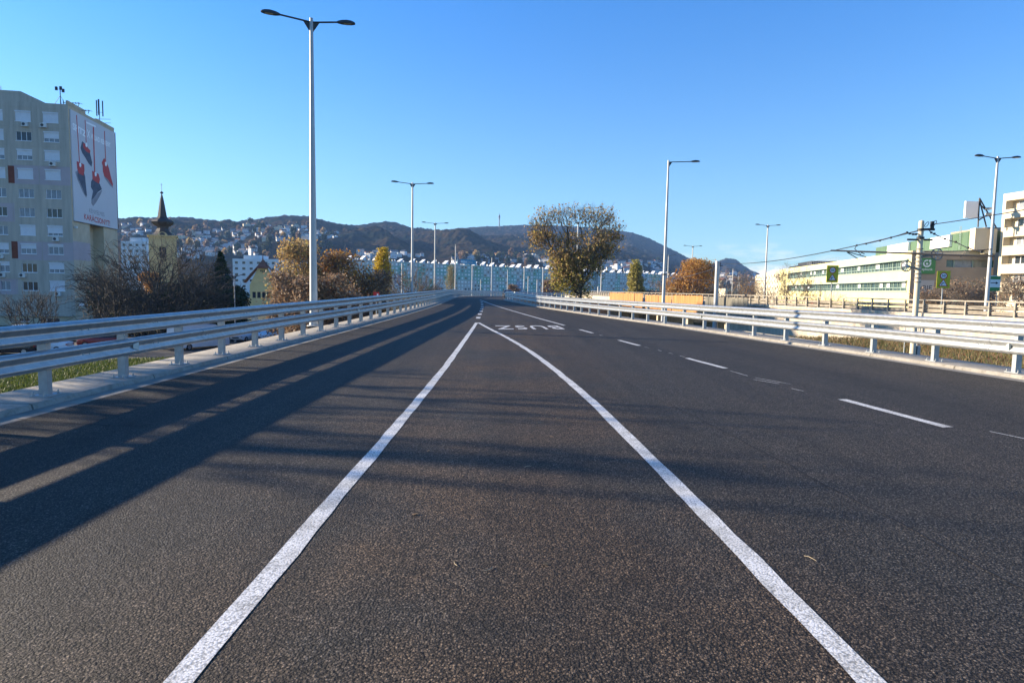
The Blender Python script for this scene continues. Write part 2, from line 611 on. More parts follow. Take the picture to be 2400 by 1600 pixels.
M['taillight'] = mat('taillight', (0.35, 0.01, 0.01), 0.3)


# ------------------------------------------------------------------ the road: two kerb lines that meet ahead and bend right
def prof(pts):
    a = np.array(pts, float)
    return lambda y: float(np.interp(y, a[:, 0], a[:, 1]))


def smooth_line(pts, step=0.5):
    """Catmull-Rom through the points, resampled evenly"""
    p = [np.array(q, float) for q in pts]
    p = [2 * p[0] - p[1]] + p + [2 * p[-1] - p[-2]]
    out = []
    for i in range(1, len(p) - 2):
        for t in np.linspace(0, 1, 24, endpoint=False):
            a, b, c, d = p[i - 1:i + 3]
            out.append(0.5 * (2 * b + (c - a) * t + (2 * a - 5 * b + 4 * c - d) * t * t + (3 * b - a - 3 * c + d) * t ** 3))
    out.append(p[-2])
    out = np.array(out)
    s = np.concatenate([[0], np.cumsum(np.linalg.norm(np.diff(out[:, :2], axis=0), axis=1))])
    n = max(2, int(round(s[-1] / step)) + 1)
    q = np.linspace(0, s[-1], n)
    return np.stack([np.interp(q, s, out[:, k]) for k in range(3)], axis=1)


# lines through the feet of the guardrail posts (x, y, kerb top z)
LEFT = [(-7.45, -6, -0.13), (-7.30, 2, -0.07), (-7.13, 9.7, 0.0), (-7.06, 13.5, 0.03), (-6.95, 18.9, 0.08), (-6.85, 26, 0.13), (-6.70, 36, 0.22), (-6.75, 46, 0.29), (-7.15, 58, 0.32),
        (-7.8, 72, 0.36), (-8.55, 88, 0.38), (-9.1, 103, 0.31), (-8.9, 118, 0.22), (-7.0, 134, 0.12), (-3.2, 147, 0.0), (3.0, 158, -0.12), (12.0, 168, -0.28), (24.0, 178, -0.40), (42.0, 189, -0.5), (70, 202, -0.6)]
RIGHT = [(13.0, -6, 0.25), (12.1, 2, 0.20), (11.30, 9.7, 0.155), (10.9, 13.7, 0.13), (10.42, 18.3, 0.10), (9.89, 22.8, 0.07), (9.2, 28.5, 0.04), (8.45, 33.5, 0.025), (7.35, 39.2, 0.005),
         (5.4, 51, -0.03), (2.9, 66.5, -0.04), (0.9, 78, 0.08), (-0.55, 87.5, 0.18), (-1.0, 93, 0.17), (-0.6, 99, 0.12), (1.2, 106, 0.02), (5.0, 114, -0.1), (11.5, 122, -0.2), (22, 131, -0.3), (40, 142, -0.4), (66, 155, -0.5)]
LL = smooth_line(LEFT)
RL = smooth_line(RIGHT)
KH = 0.085           # kerb upstand


def normals(P):
    t = np.gradient(P[:, :2], axis=0)
    t /= np.linalg.norm(t, axis=1)[:, None]
    return np.stack([t[:, 1], -t[:, 0]], axis=1)      # to the right of travel


LN, RN = normals(LL), -normals(RL)                    # both point to the carriageway


def offs(P, Nn, d, dz):
    return np.column_stack([P[:, 0] + Nn[:, 0] * d, P[:, 1] + Nn[:, 1] * d, P[:, 2] + dz])


def strip_mesh(name, rows, mats, parent=None, smooth=False, mi=None):
    k, n = len(rows), len(rows[0])
    V = np.concatenate(rows)
    f = []
    for r in range(k - 1):
        a = np.arange(n - 1) + r * n
        f.append(np.stack([a, a + n, a + n + 1, a + 1], axis=1))
    F = np.concatenate(f)
    mm = None
    if mi is not None:
        mm = np.repeat(np.array(mi), n - 1)
    return link(name, np_mesh(name, V, F, mats, smooth, mm), parent)


# deck: same number of samples on both sides, blended across
ns = 420


def resample(P, n):
    s = np.concatenate([[0], np.cumsum(np.linalg.norm(np.diff(P[:, :2], axis=0), axis=1))])
    q = np.linspace(0, s[-1], n)
    return np.stack([np.interp(q, s, P[:, k]) for k in range(3)], axis=1)


# pair the lines by y up to 88 m, by arc beyond
def split_pair():
    ys = np.linspace(-6, 87.4, 240)
    li = int(np.argmax(LL[:, 1] > 87.4))
    ri = int(np.argmax(RL[:, 1] > 87.4))
    a = np.stack([np.interp(ys, LL[:li, 1], LL[:li, k]) for k in range(3)], axis=1)
    b = np.stack([np.interp(ys, RL[:ri, 1], RL[:ri, k]) for k in range(3)], axis=1)
    return np.concatenate([a, resample(LL[li:], 180)]), np.concatenate([b, resample(RL[ri:], 180)])


PL, PR = split_pair()
PLN, PRN = normals(PL), -normals(PR)
EDGE = 0.34
eL = offs(PL, PLN, EDGE - 0.05, -KH)
eR = offs(PR, PRN, EDGE - 0.05, -KH)
rows = [eL * (1 - w) + eR * w for w in np.linspace(0, 1, 13)]
road = strip_mesh('road', rows, [M['asphalt']], smooth=True)
tag(road, 'dark fresh asphalt carriageway of the elevated road', 'road', kind='structure')


def road_z(x, y):
    """road surface height on the near part (y below 87 m)"""
    y = min(max(y, -6), 87)
    a = [float(np.interp(y, PL[:240, 1], eL[:240, k])) for k in range(3)]
    b = [float(np.interp(y, PL[:240, 1], eR[:240, k])) for k in range(3)]
    w = (x - a[0]) / (b[0] - a[0])
    return a[2] * (1 - w) + b[2] * w


# kerbs with a gutter band, outer edge and viaduct face
for P, Nn, lab, outw in ((LL, LN, 'pale concrete kerb under the shaded guardrail', 0.80), (RL, RN, 'sunlit concrete kerb under the bright guardrail', 0.95)):
    prof_pts = [(EDGE + 0.34, -KH + 0.004), (EDGE + 0.005, -KH + 0.004), (EDGE, -KH + 0.004), (EDGE - 0.02, -0.012), (EDGE - 0.05, 0.0), (-outw + 0.04, 0.0), (-outw, -0.03), (-outw, -0.45), (-outw + 0.35, -0.75), (-outw + 0.35, -7.0)]
    o = strip_mesh('kerb', [offs(P, Nn, d, z) for d, z in prof_pts], [M['kerb'], M['gutter']], mi=[1, 1, 0, 0, 0, 0, 0, 0, 0])
    tag(o, lab, 'kerb', kind='structure')


# painted lines: sheets 4 mm over the asphalt
def paint_line(name, pts, w, label, step=0.4, cat='road marking', group=None, taper=0):
    P = smooth_line([(x, y, 0) for x, y in pts], step)
    Nn = normals(P)
    jit = rng.normal(0, 0.0045, (2, len(P)))
    a = [(P[i, 0] - Nn[i, 0] * (w / 2 + jit[0, i]), P[i, 1] - Nn[i, 1] * (w / 2 + jit[0, i])) for i in range(len(P))]
    b = [(P[i, 0] + Nn[i, 0] * (w / 2 + jit[1, i]), P[i, 1] + Nn[i, 1] * (w / 2 + jit[1, i])) for i in range(len(P))]
    A = np.array([(x, y, road_z(x, y) + 0.004) for x, y in a])
    B = np.array([(x, y, road_z(x, y) + 0.004) for x, y in b])
    o = strip_mesh(name, [A, B], [M['paint']])
    return tag(o, label, cat, group, kind='structure')


GORE_L = [(-1.50, 0.6), (-1.50, 2.8), (-1.49, 5), (-1.47, 8.3), (-1.48, 14), (-1.56, 20), (-1.66, 26), (-1.75, 31.3)]
GORE_R = [(1.78, 0.6), (1.68, 2.8), (1.49, 6.6), (1.20, 11.2), (0.62, 17), (-0.15, 22.5), (-0.95, 27.2), (-1.66, 31.4)]
paint_line('road_marking', GORE_L, 0.145, 'long white line along the left side of the wedge')
paint_line('road_marking', GORE_R, 0.145, 'long white line along the right side of the wedge')
dl = Vector((-0.140, 0.99)).normalized()
for i, (x, y) in enumerate([(5.62, 9.40), (4.75, 15.65), (3.92, 21.45), (3.13, 27.1)]):
    paint_line('lane_dash', [(x - dl.x * 1.08, y - dl.y * 1.08), (x + dl.x * 1.08, y + dl.y * 1.08)], 0.145,
               ['nearest white lane dash on the right carriageway', 'second white lane dash from the camera', 'third white lane dash from the camera', 'white lane dash beside the bus lettering'][i], 0.4, 'lane dash', 'white lane dashes on the right carriageway')
paint_line('road_marking', [(2.54, 31.1), (1.25, 40), (-0.35, 52), (-2.05, 66), (-3.3, 76), (-4.3, 84)], 0.15, 'solid white line running on from the bus lettering')
for i, (x, y) in enumerate([(-1.93, 36.2), (-2.08, 40.7), (-2.24, 45.6), (-2.43, 50.6), (-2.64, 55.6), (-2.92, 61.4), (-3.22, 67.5), (-3.55, 73.2)]):
    paint_line('short_dash', [(x + 0.03, y - 0.85), (x - 0.03, y + 0.85)], 0.24, 'short white dash in the row beyond the wedge tip', 0.4, 'lane dash', 'short white dashes beyond the wedge tip')
# faint leftovers of setting-out paint
for i, (x0, y0, x1, y1) in enumerate([(6.3, 7.65, 6.15, 8.1), (4.95, 13.3, 4.85, 14.1), (5.35, 12.15, 5.0, 13.0), (5.15, 12.2, 4.86, 12.75), (5.2, 11.3, 5.12, 11.6), (4.37, 18.6, 4.33, 18.9), (4.2, 19.6, 4.15, 19.95), (3.5, 24.6, 3.43, 25.1),
                                      (4.62, 17.0, 4.56, 17.3), (4.5, 17.8, 4.45, 18.1)]):
    paint_line('paint_trace', [(x0, y0), (x1, y1)], 0.022, 'thin faint trace of white setting-out paint', 0.3, 'paint trace', 'faint paint traces along the lane line')


def text_mesh(body, size=1.0, align='LEFT', extrude=0.0, name='lettering', bold=0.0, gap=1.0):
    cu = bpy.data.curves.new(name, 'FONT')
    cu.body = body
    cu.size = size
    cu.align_x = align
    cu.extrude = extrude
    cu.offset = bold
    cu.space_character = gap
    cu.resolution_u = 4
    tmp = bpy.data.objects.new('tmp_text', cu)
    C.objects.link(tmp)
    bpy.context.view_layer.update()
    me = bpy.data.meshes.new_from_object(tmp.evaluated_get(bpy.context.evaluated_depsgraph_get()))
    bpy.data.objects.remove(tmp)
    bpy.data.curves.remove(cu)
    return me


def place_text(me, o, u, v, material, name, parent=None, w=None, h=None, n=None, depth=0.0):
    """fit text mesh: u along the reading direction, v up the letters; w and h are its full size"""
    me = me.copy()
    me.name = name
    co = np.zeros(len(me.vertices) * 3, np.float32)
    me.vertices.foreach_get('co', co)
    co = co.reshape(-1, 3)
    mn, mx = co[:, :2].min(0), co[:, :2].max(0)
    a = (co[:, 0] - mn[0]) / (mx[0] - mn[0]) * w
    b = (co[:, 1] - mn[1]) / (mx[1] - mn[1]) * h
    u, v, o = Vector(u), Vector(v), Vector(o)
    P = np.array(o)[None] + a[:, None] * np.array(u)[None] + b[:, None] * np.array(v)[None]
    if n is not None and depth:
        zz = co[:, 2] - co[:, 2].min()
        zz = zz / max(zz.max(), 1e-6) * depth
        P = P + zz[:, None] * np.array(Vector(n))[None]
    me.vertices.foreach_set('co', P.astype(np.float32).ravel())
    me.materials.clear()
    me.materials.append(material)
    me.update()
    return link(name, me, parent)


tb = text_mesh('BUSZ', bold=0.012, gap=1.22)
ux = Vector((-1, -0.42, 0)).normalized()
o_ = place_text(tb, Vector((2.15, 30.75, 0)), ux, Vector((0.07, -1, 0)).normalized(), M['paint'], 'bus_lettering', w=3.2, h=2.6)
for v in o_.data.vertices:
    v.co.z = road_z(v.co.x, v.co.y) + 0.006
tag(o_, 'white BUSZ lettering painted across the lane, upside down', 'road marking', kind='structure')

# expansion joint across the deck
jp = smooth_line([(-6.75, 29.3, 0), (-2, 29.7, 0), (3, 30.4, 0), (8.6, 31.3, 0)], 0.4)
ja = np.array([(p[0], p[1] - 0.06, road_z(p[0], p[1] - 0.06) + 0.004) for p in jp])
jb = np.array([(p[0], p[1] + 0.06, road_z(p[0], p[1] + 0.06) + 0.004) for p in jp])
tag(strip_mesh('expansion_joint', [ja, jb], [M['joint']]), 'thin dark expansion joint crossing the whole carriageway', 'expansion joint', kind='structure')
for i, (pts_, w_, lab_) in enumerate((([(-6.7, 15.2), (-4, 14.9), (-1.2, 14.5), (1.2, 14.4)], .018, 'hairline dark seam across the left lane near the striped shadows'),
                                   ([(-6.6, 8.4), (-5.4, 8.1), (-4.6, 8.05)], .02, 'short dark seam at the near left kerb'),
                                   ([(3.3, 2.0), (2.9, 6), (2.45, 10), (1.4, 18), (.2, 26)], .014, 'hairline dark seam along the right carriageway'))):
    q_ = smooth_line([(x, y, 0) for x, y in pts_], .3)
    n_ = normals(q_)
    wob_ = rng.normal(0, .012, len(q_))
    ja = np.array([(q_[k_, 0] + n_[k_, 0] * (wob_[k_] - w_ / 2), q_[k_, 1] + n_[k_, 1] * (wob_[k_] - w_ / 2), 0) for k_ in range(len(q_))])
    jb = np.array([(q_[k_, 0] + n_[k_, 0] * (wob_[k_] + w_ / 2), q_[k_, 1] + n_[k_, 1] * (wob_[k_] + w_ / 2), 0) for k_ in range(len(q_))])
    for arr in (ja, jb):
        for r_ in arr:
            r_[2] = road_z(r_[0], r_[1]) + .0035
    tag(strip_mesh('road_seam', [ja, jb], [M['joint']]), lab_, 'road seam', kind='structure')

# leaf litter and twigs lying on the asphalt: each bit is a thing
lm = leaf_mat('dry_leaf', [(0.30, 0.17, 0.06), (0.42, 0.30, 0.14), (0.16, 0.09, 0.04), (0.48, 0.40, 0.24)], trans=0.0)
mb = MB()
mb.tube([(0, 0, 0.006), (0.05, 0.012, 0.010), (0.10, 0.0, 0.008), (0.15, -0.02, 0.006)], [0.004, 0.004, 0.003, 0.002], 5)
twig_me = mb.mesh('twig', mat('dry_twig', (0.42, 0.34, 0.22), 0.9))
mb = MB()
mb.add([(-.035, 0, .004), (-.01, -.02, .012), (.02, -.018, .008), (.045, 0, .016), (.02, .02, .010), (-.01, .018, .006)], ((0, 1, 2, 3, 4, 5),))
leaf_me = mb.mesh('fallen_leaf', lm)
for i, (x, y, kind) in enumerate([(-0.33, 2.72 + 1.3, 't'), (-0.10, 4.0, 't'), (0.25, 4.05, 'l'), (-0.75, 4.95, 'l'), (0.35, 8.4, 't'), (0.62, 8.7, 't'), (0.5, 7.6, 'l'), (0.15, 6.3, 't'), (1.5, 7.9, 'l'), (1.7, 7.0, 'l'),
                                  (-0.45, 6.0, 'l'), (2.0, 4.2, 't'), (0.75, 8.0, 'l'), (1.0, 9.6, 'l'), (-0.9, 6.9, 'l'), (2.6, 6.4, 'l'), (-0.4, 4.5, 'l'), (0.9, 10.8, 'l')]):
    o = link('twig' if kind == 't' else 'fallen_leaf', twig_me if kind == 't' else leaf_me)
    o.location = (x, y, road_z(x, y) + 0.002)
    o.rotation_euler = (0, 0, random.uniform(0, 6.28))
    s = random.uniform(0.5, 0.85)
    o.scale = (s, s, s)
    tag(o, 'small curled pale twig lying on the asphalt' if kind == 't' else 'small dry leaf lying on the asphalt', 'twig' if kind == 't' else 'leaf', 'bits of leaf and twig on the asphalt')

# ------------------------------------------------------------------ guardrails
WB = [(0.010, 0.0), (0.045, 0.012), (0.083, 0.052), (0.083, 0.078), (0.022, 0.138), (0.022, 0.172), (0.083, 0.232), (0.083, 0.258), (0.045, 0.298), (0.010, 0.31)]
WBC = WB + [(n - 0.012, z) for n, z in WB[::-1]]


def path_slice(P, Nn, s0, s1, step=0.5):
    s = np.concatenate([[0], np.cumsum(np.linalg.norm(np.diff(P[:, :2], axis=0), axis=1))])
    q = np.linspace(s0, s1, max(2, int(math.ceil((s1 - s0) / step)) + 1))
    p = np.stack([np.interp(q, s, P[:, k]) for k in range(3)], axis=1)
    n = np.stack([np.interp(q, s, Nn[:, k]) for k in range(2)], axis=1)
    return p, n


def beam(P, Nn, s0, s1, n_off, z_off, name, parent, bolts=True, step=0.5):
    p, n = path_slice(P, Nn, s0, s1, step)
    n_k = len(WBC)
    V = np.concatenate([offs(p, n, n_off + a, z_off + z) for a, z in WBC])
    L = len(p)
    F = []
    for r in range(n_k):
        a = np.arange(L - 1) + r * L
        b = np.arange(L - 1) + ((r + 1) % n_k) * L
        F.append(np.stack([a, a + 1, b + 1, b], axis=1))
    F = np.concatenate(F)
    vv, ff = [tuple(q) for q in V], [tuple(q) for q in F]
    ff.append(tuple(r * L for r in range(n_k)))
    ff.append(tuple(r * L + L - 1 for r in range(n_k))[::-1])
    mb = MB()
    mb.add(vv, ff)
    nsm = len(ff)
    if bolts:
        for q in np.arange(s0 + 0.18, s1, 2.0):
            for dd in (0.0, 0.16):
                bp, bn = path_slice(P, Nn, q + dd, q + dd + 0.01)
                c = Vector(offs(bp, bn, n_off + 0.018, z_off + 0.155)[0])
                d = Vector((bn[0][0], bn[0][1], 0))
                mb.tube([c, c + d * 0.012, c + d * 0.018], [0.016, 0.014, 0.006], 8)
    me = mb.mesh(name, [M['zinc']])
    sm = np.ones(len(mb.f), bool)
    me.polygons.foreach_set('use_smooth', sm)
    try:
        me.set_sharp_from_angle(angle=R_(58))
    except Exception:
        pass
    return link(name, me, parent)


def post_mesh():
    mb = MB()
    # C section, web towards the rail
    w, d, t, h = 0.05, 0.14, 0.006, 1.02
    o = [(-w, 0), (w, 0), (w, -d), (w - 0.02, -d), (w - 0.02, -d + t), (w - t, -d + t), (w - t, -t), (-w + t, -t), (-w + t, -d + t), (-w + 0.02, -d + t), (-w + 0.02, -d), (-w, -d)]
    mb.prism([(x, y, 0.015) for x, y in o], (0, 0, h - 0.015))
    return mb.mesh('post', [M['zincpost']])


def plate_mesh():
    mb = MB()
    mb.box((0, -0.07, 0.008), (0.34, 0.26, 0.016))
    for x in (-0.14, 0.14):
        for y in (0.02, -0.16):
            mb.tube([(x, y, 0.016), (x, y, 0.034)], 0.02, 6)
            mb.tube([(x, y, 0.034), (x, y, 0.075)], [0.012, 0.009], 6)
    return mb.mesh('base_plate', [M['zincpost']])


POST, PLATE = post_mesh(), plate_mesh()
mb = MB()
mb.add([(-.055, 0, -.075), (-.055, 0, .075), (.055, 0, .035), (.055, 0, -.035), (-.055, .05, -.075), (-.055, .05, .075), (.055, .012, .035), (.055, .012, -.035)],
       ((3, 2, 1, 0), (4, 5, 6, 7), (0, 1, 5, 4), (1, 2, 6, 5), (2, 3, 7, 6), (3, 0, 4, 7)))
REFL = mb.mesh('reflector', [mat('reflector_grey', (0.52, 0.55, 0.50), 0.3)])


def guardrail(P, Nn, label, s_posts, s_end, seg_first, near=60.0, refl=()):
    g = empty('guardrail')
    tag(g, label, 'guardrail')
    n_off = 0.10
    # beams in 4 m lengths, the far run in one
    s = seg_first
    k = 0
    while s < s_end:
        e = min(s + 4.0, s_end) if s < near else s_end
        lift = 0.006 * (k % 2)
        for z in (0.80, 0.40):
            beam(P, Nn, s, e + (0.16 if e < s_end else 0), n_off + lift, z, 'rail_beam', g, s < near * 0.7, 0.5 if s < near else 1.0)
        s = e
        k += 1
    far = MB()
    for i, q in enumerate(s_posts):
        pp, nn = path_slice(P, Nn, q, q + 0.01)
        p, n = pp[0], nn[0]
        rz = math.atan2(n[1], n[0]) - math.pi / 2
        if i < 96:
            o = link('post', POST, g, (p[0], p[1], p[2]))
            o.rotation_euler = (0, 0, rz)
            o.location = (p[0] + n[0] * 0.085, p[1] + n[1] * 0.085, p[2])
            if q < near:
                link('base_plate', PLATE, o)
        else:
            far.box((p[0], p[1], p[2] + 0.51), (0.11, 0.15, 1.02), rz)
    if far.f:
        o = far.build('far_posts', [M['zincpost']], g)
        o['kind'] = 'stuff'
    for q in refl:
        pp, nn = path_slice(P, Nn, q, q + 0.01)
        p, n = pp[0], nn[0]
        rz = math.atan2(n[1], n[0]) - math.pi / 2
        link('reflector', REFL, g, (p[0] + n[0] * (n_off + 0.045), p[1] + n[1] * (n_off + 0.045), p[2] + 0.555)).rotation_euler = (0, 0, rz)
    return g


def s_at_y(P, y):
    s = np.concatenate([[0], np.cumsum(np.linalg.norm(np.diff(P[:, :2], axis=0), axis=1))])
    i = int(np.argmax(P[:, 1] > y))
    return float(np.interp(y, [P[i - 1, 1], P[i, 1]], [s[i - 1], s[i]])), float(s[-1])


sl, sl_end = s_at_y(LL, 9.68)
posts_l = [sl - 1.90 * k for k in range(8, 0, -1) if sl - 1.9 * k > 0.2] + [sl + 1.90 * k for k in range(0, 130) if sl + 1.9 * k < sl_end]
sj, _ = s_at_y(LL, 29.3)
guardrail(LL, LN, 'shaded double-beam steel guardrail along the left kerb, curving across the road ahead', posts_l, sl_end, sj - 36.0 if sj > 36 else 0.2, 62, refl=(sl + 2.05, sl + 18, sl + 34))
sr, _ = s_at_y(RL, 13.72)
sr_end, _ = s_at_y(RL, 96.3)
posts_r = [sr - 2.33 * k for k in range(8, 0, -1) if sr - 2.33 * k > 0.2] + [sr + 2.33 * k for k in range(0, 60) if sr + 2.33 * k < sr_end]
guardrail(RL, RN, 'sunlit double-beam steel guardrail along the right kerb', posts_r, sr_end, 0.4, 62, refl=(sr + 0.1, sr + 16.4))
# the right rail's end turns round the kerb nose
tg = empty('rail_terminal')
tag(tg, 'pale wrapped end piece where the right guardrail stops beside the bend', 'rail end')
pe, ne = path_slice(RL, RN, sr_end - 0.05, sr_end)
p0 = Vector(pe[-1])
tdir = Vector((pe[-1][0] - pe[0][0], pe[-1][1] - pe[0][1], 0)).normalized()
rdir = Vector((-ne[-1][0], -ne[-1][1], 0))
for z0 in (0.80, 0.40):
    pts, nn_ = [], []
    for k in range(9):
        a = k / 8 * math.pi
        pts.append(p0 + rdir * (0.55 * (1 - math.cos(a)) - 0.0) + tdir * (0.55 * math.sin(a) + 0.06))
        nn_.append(-rdir * math.cos(a) + tdir * math.sin(a))
    pa = np.array([tuple(p) for p in pts])
    na = np.array([(n.x, n.y) for n in nn_])
    mb = MB()
    V = [tuple(r) for a, z in WBC for r in offs(pa, na, 0.1 + a, z0 + z)]
    L_ = len(pa)
    F = []
    for r in range(len(WBC)):
        for i in range(L_ - 1):
            b = (r + 1) % len(WBC)
            F.append((r * L_ + i, r * L_ + i + 1, b * L_ + i + 1, b * L_ + i))
    mb.add(V, F)
    mb.build('wrapped_beam', [M['zinc']], tg, smooth=True)
mb = MB()
mb.box(p0 + rdir * 0.42 + tdir * 0.72 + UP * 0.58, (0.95, 0.12, 1.16), math.atan2(rdir.y, rdir.x))
mb.build('end_panel', [M['signwhite']], tg)

# ------------------------------------------------------------------ ground, hills
GZ = -5.0


def ground_z(x, y):
    x, y = np.asarray(x, float), np.asarray(y, float)
    right = np.clip((x - (10.5 - 0.12 * (y - 10))) / 3.0, 0, 1)
    ter = np.clip((78 - y) / 30, 0, 1)
    ter = ter * ter * (3 - 2 * ter)
    return GZ + right * ter * 3.2


az_ = np.radians(np.arange(0, 360, 1.0))
rr_ = np.concatenate([[0.5], np.arange(3, 120, 3.0), np.geomspace(124, 9000, 40)])
A_, R2_ = np.meshgrid(az_, rr_)
X_, Y_ = R2_ * np.sin(A_), R2_ * np.cos(A_)
V = np.stack([X_, Y_, ground_z(X_, Y_)], axis=-1).reshape(-1, 3)
na, nr = len(az_), len(rr_)
ii, jj = np.meshgrid(np.arange(nr - 1), np.arange(na), indexing='ij')
F = np.stack([ii * na + jj, ii * na + (jj + 1) % na, (ii + 1) * na + (jj + 1) % na, (ii + 1) * na + jj], axis=-1).reshape(-1, 4)
tag(link('ground', np_mesh('ground', V, F[:, ::-1], [M['grass_ground']], True)), 'grassy and bare ground below the elevated road', 'ground', kind='structure')

RIDGE = np.array([(-900, 560), (-300, 545), (0, 530), (200, 520), (270, 517), (330, 515), (400, 514), (426, 512), (460, 514), (505, 521), (560, 522), (600, 517), (650, 510), (684, 508), (730, 512), (760, 522), (790, 529), (831, 536), (857, 535), (903, 531),
                  (934, 536), (964, 542), (1036, 541), (1100, 536), (1170, 532), (1224, 530), (1300, 531), (1380, 536), (1453, 545), (1473, 547), (1507, 558), (1550, 578), (1584, 595), (1622, 614), (1651, 626), (1668, 622), (1695, 611), (1718, 616),
                  (1756, 639), (1800, 655), (2000, 668), (2400, 680), (3200, 690)], float)


def ridge_at(a):
    """tangent of the skyline's elevation for an azimuth"""
    px = 1200 + FPX * np.tan(np.clip(a, -1.1, 1.1))
    py = np.interp(px, RIDGE[:, 0], RIDGE[:, 1])
    hor = 676 + 0.01746 * (px - 1200)
    u = (px - 1200) / FPX
    return (hor - py) / FPX / np.sqrt(1 + u * u)


def hill_R(a):
    px = 1200 + FPX * np.tan(np.clip(a, -1.1, 1.1))
    return np.interp(px, [-900, 250, 800, 1000, 1400, 1620, 1660, 1760, 3200], [1500, 1700, 1900, 2300, 2500, 2500, 3300, 3400, 3400])


def hill_z(a, r):
    R1 = hill_R(a)
    R0 = 560 + 0 * a
    t = (r - R0) / (R1 - R0)
    tt = np.clip(t, 0, 1)
    top = CAMZ + ridge_at(a) * R1
    x, y = r * np.sin(a), r * np.cos(a)
    s = tt ** 1.25
    z = GZ + (top - GZ) * s
    # spurs that run down towards the town, and gullies between them
    # slanted so that some flanks face the low sun and some lie in shade
    q = a * 2100 + 0.42 * (r - 1500)
    spur = fbm(q / 330 + 3.7, r / 1500 + 1.1, 3) - 0.5
    z = z + spur * 135 * (tt * (1 - tt) * 4) ** 1.1 * np.clip((top + 5) / 200, 0.15, 1)
    z = z + (fbm(x / 90, y / 90, 3) - 0.5) * 26 * np.clip(tt * 3, 0, 1) * np.clip((1 - tt) * 4, 0.03, 1)
    z = np.where(t > 1, top - (r - R1) * 0.25, z)
    return np.where(t < 0, GZ - 1.0 + (t * 20), z)


aa = np.radians(np.linspace(-58, 58, 1500))
rr = np.concatenate([np.linspace(540, 900, 50), np.linspace(905, 2600, 300), np.linspace(2620, 3700, 50)])
A2, R2 = np.meshgrid(aa, rr)
Z2 = hill_z(A2, R2)
X2, Y2 = R2 * np.sin(A2), R2 * np.cos(A2)
tsl = np.clip((R2 - 900) / 300, 0, 1)
Z2 = Z2 + (0.6 * vnoise(X2 / 9, Y2 / 9) + 0.4 * vnoise(X2 / 4.5 + 9, Y2 / 4.5) - 0.4) * 9.0 * tsl * np.where(R2 > hill_R(A2) + 60, 0.3, 1)
V = np.stack([X2, Y2, Z2], axis=-1).reshape(-1, 3)
na, nr = len(aa), len(rr)
ii, jj = np.meshgrid(np.arange(nr - 1), np.arange(na - 1), indexing='ij')
F = np.stack([ii * na + jj, ii * na + jj + 1, (ii + 1) * na + jj + 1, (ii + 1) * na + jj], axis=-1).reshape(-1, 4)
m, nt, b = new_mat('forest_hill')
geo = N(nt, 'ShaderNodeNewGeometry')
no = N(nt, 'ShaderNodeTexNoise', Scale=0.012, Detail=8.0, Roughness=0.68)
nt.links.new(geo.outputs['Position'], no.inputs['Vector'])
no2 = N(nt, 'ShaderNodeTexNoise', Scale=0.16, Detail=3.0, Roughness=0.6)
nt.links.new(geo.outputs['Position'], no2.inputs['Vector'])
c1 = ramp(nt, no.outputs[0], [(0.36, (0.010, 0.018, 0.014)), (0.46, (0.022, 0.023, 0.017)), (0.56, (0.044, 0.032, 0.021)), (0.68, (0.022, 0.026, 0.016))])
c2 = ramp(nt, no2.outputs[0], [(0.35, (0.55, 0.55, 0.55)), (0.62, (1.35, 1.3, 1.2))])
mx = N(nt, 'ShaderNodeMixRGB', blend_type='MULTIPLY')
mx.inputs[0].default_value = 1.0
nt.links.new(c1, mx.inputs[1])
nt.links.new(c2, mx.inputs[2])
nt.links.new(mx.outputs[0], b.inputs['Base Color'])
b.inputs['Roughness'].default_value = 1.0
b.inputs['Specular IOR Level'].default_value = 0.0
tag(link('hills', np_mesh('hills', V, F, [m], False)), 'wooded autumn hills behind the town', 'hills', kind='structure')


def on_hill(px, py):
    """where the view through a pixel first meets the hills"""
    d = ray(px, py)
    a = math.atan2(d.x, d.y)
    el_ = d.z / math.hypot(d.x, d.y)
    r = np.arange(600, 3400, 4.0)
    z = hill_z(np.full_like(r, a), r)
    hit = np.nonzero(z >= CAMZ + el_ * r)[0]
    if len(hit) == 0:
        return None
    q = r[hit[0]]
    return Vector((q * math.sin(a), q * math.cos(a), float(z[hit[0]])))


def p_hill(x, y):
    return float(hill_z(np.array([math.atan2(x, y)]), np.array([math.hypot(x, y)]))[0])

# ------------------------------------------------------------------ street lamps
def head_mesh():
    """flat luminaire, x away from the pole"""
    mb = MB()
    st = [(0.0, .045, -.03, .035), (0.07, .075, -.04, .06), (0.20, .12, -.05, .085), (0.42, .155, -.055, .10), (0.62, .14, -.055, .075), (0.74, .10, -.05, .035), (0.79, .06, -.045, .0)]
    vs, fs = [], []
    for x, w, z0, z1 in st:
        vs += [(x, -w, z0), (x, w, z0), (x, w, z0 + .03), (x, w * .55, z1), (x, -w * .55, z1), (x, -w, z0 + .03)]
    for i in range(len(st) - 1):
        for k in range(6):
            k2 = (k + 1) % 6
            fs.append((i * 6 + k, i * 6 + k2, (i + 1) * 6 + k2, (i + 1) * 6 + k))
    fs += [(5, 4, 3, 2, 1, 0), tuple(range((len(st) - 1) * 6, len(st) * 6))]
    mb.add(vs, fs)
    return mb.mesh('luminaire', [M['dark']])


def lens_mesh():
    mb = MB()
    mb.box((0.45, 0, -0.058), (0.34, 0.2, 0.012))
    return mb.mesh('lens', [M['glasslens']])


HEAD, LENS = head_mesh(), lens_mesh()


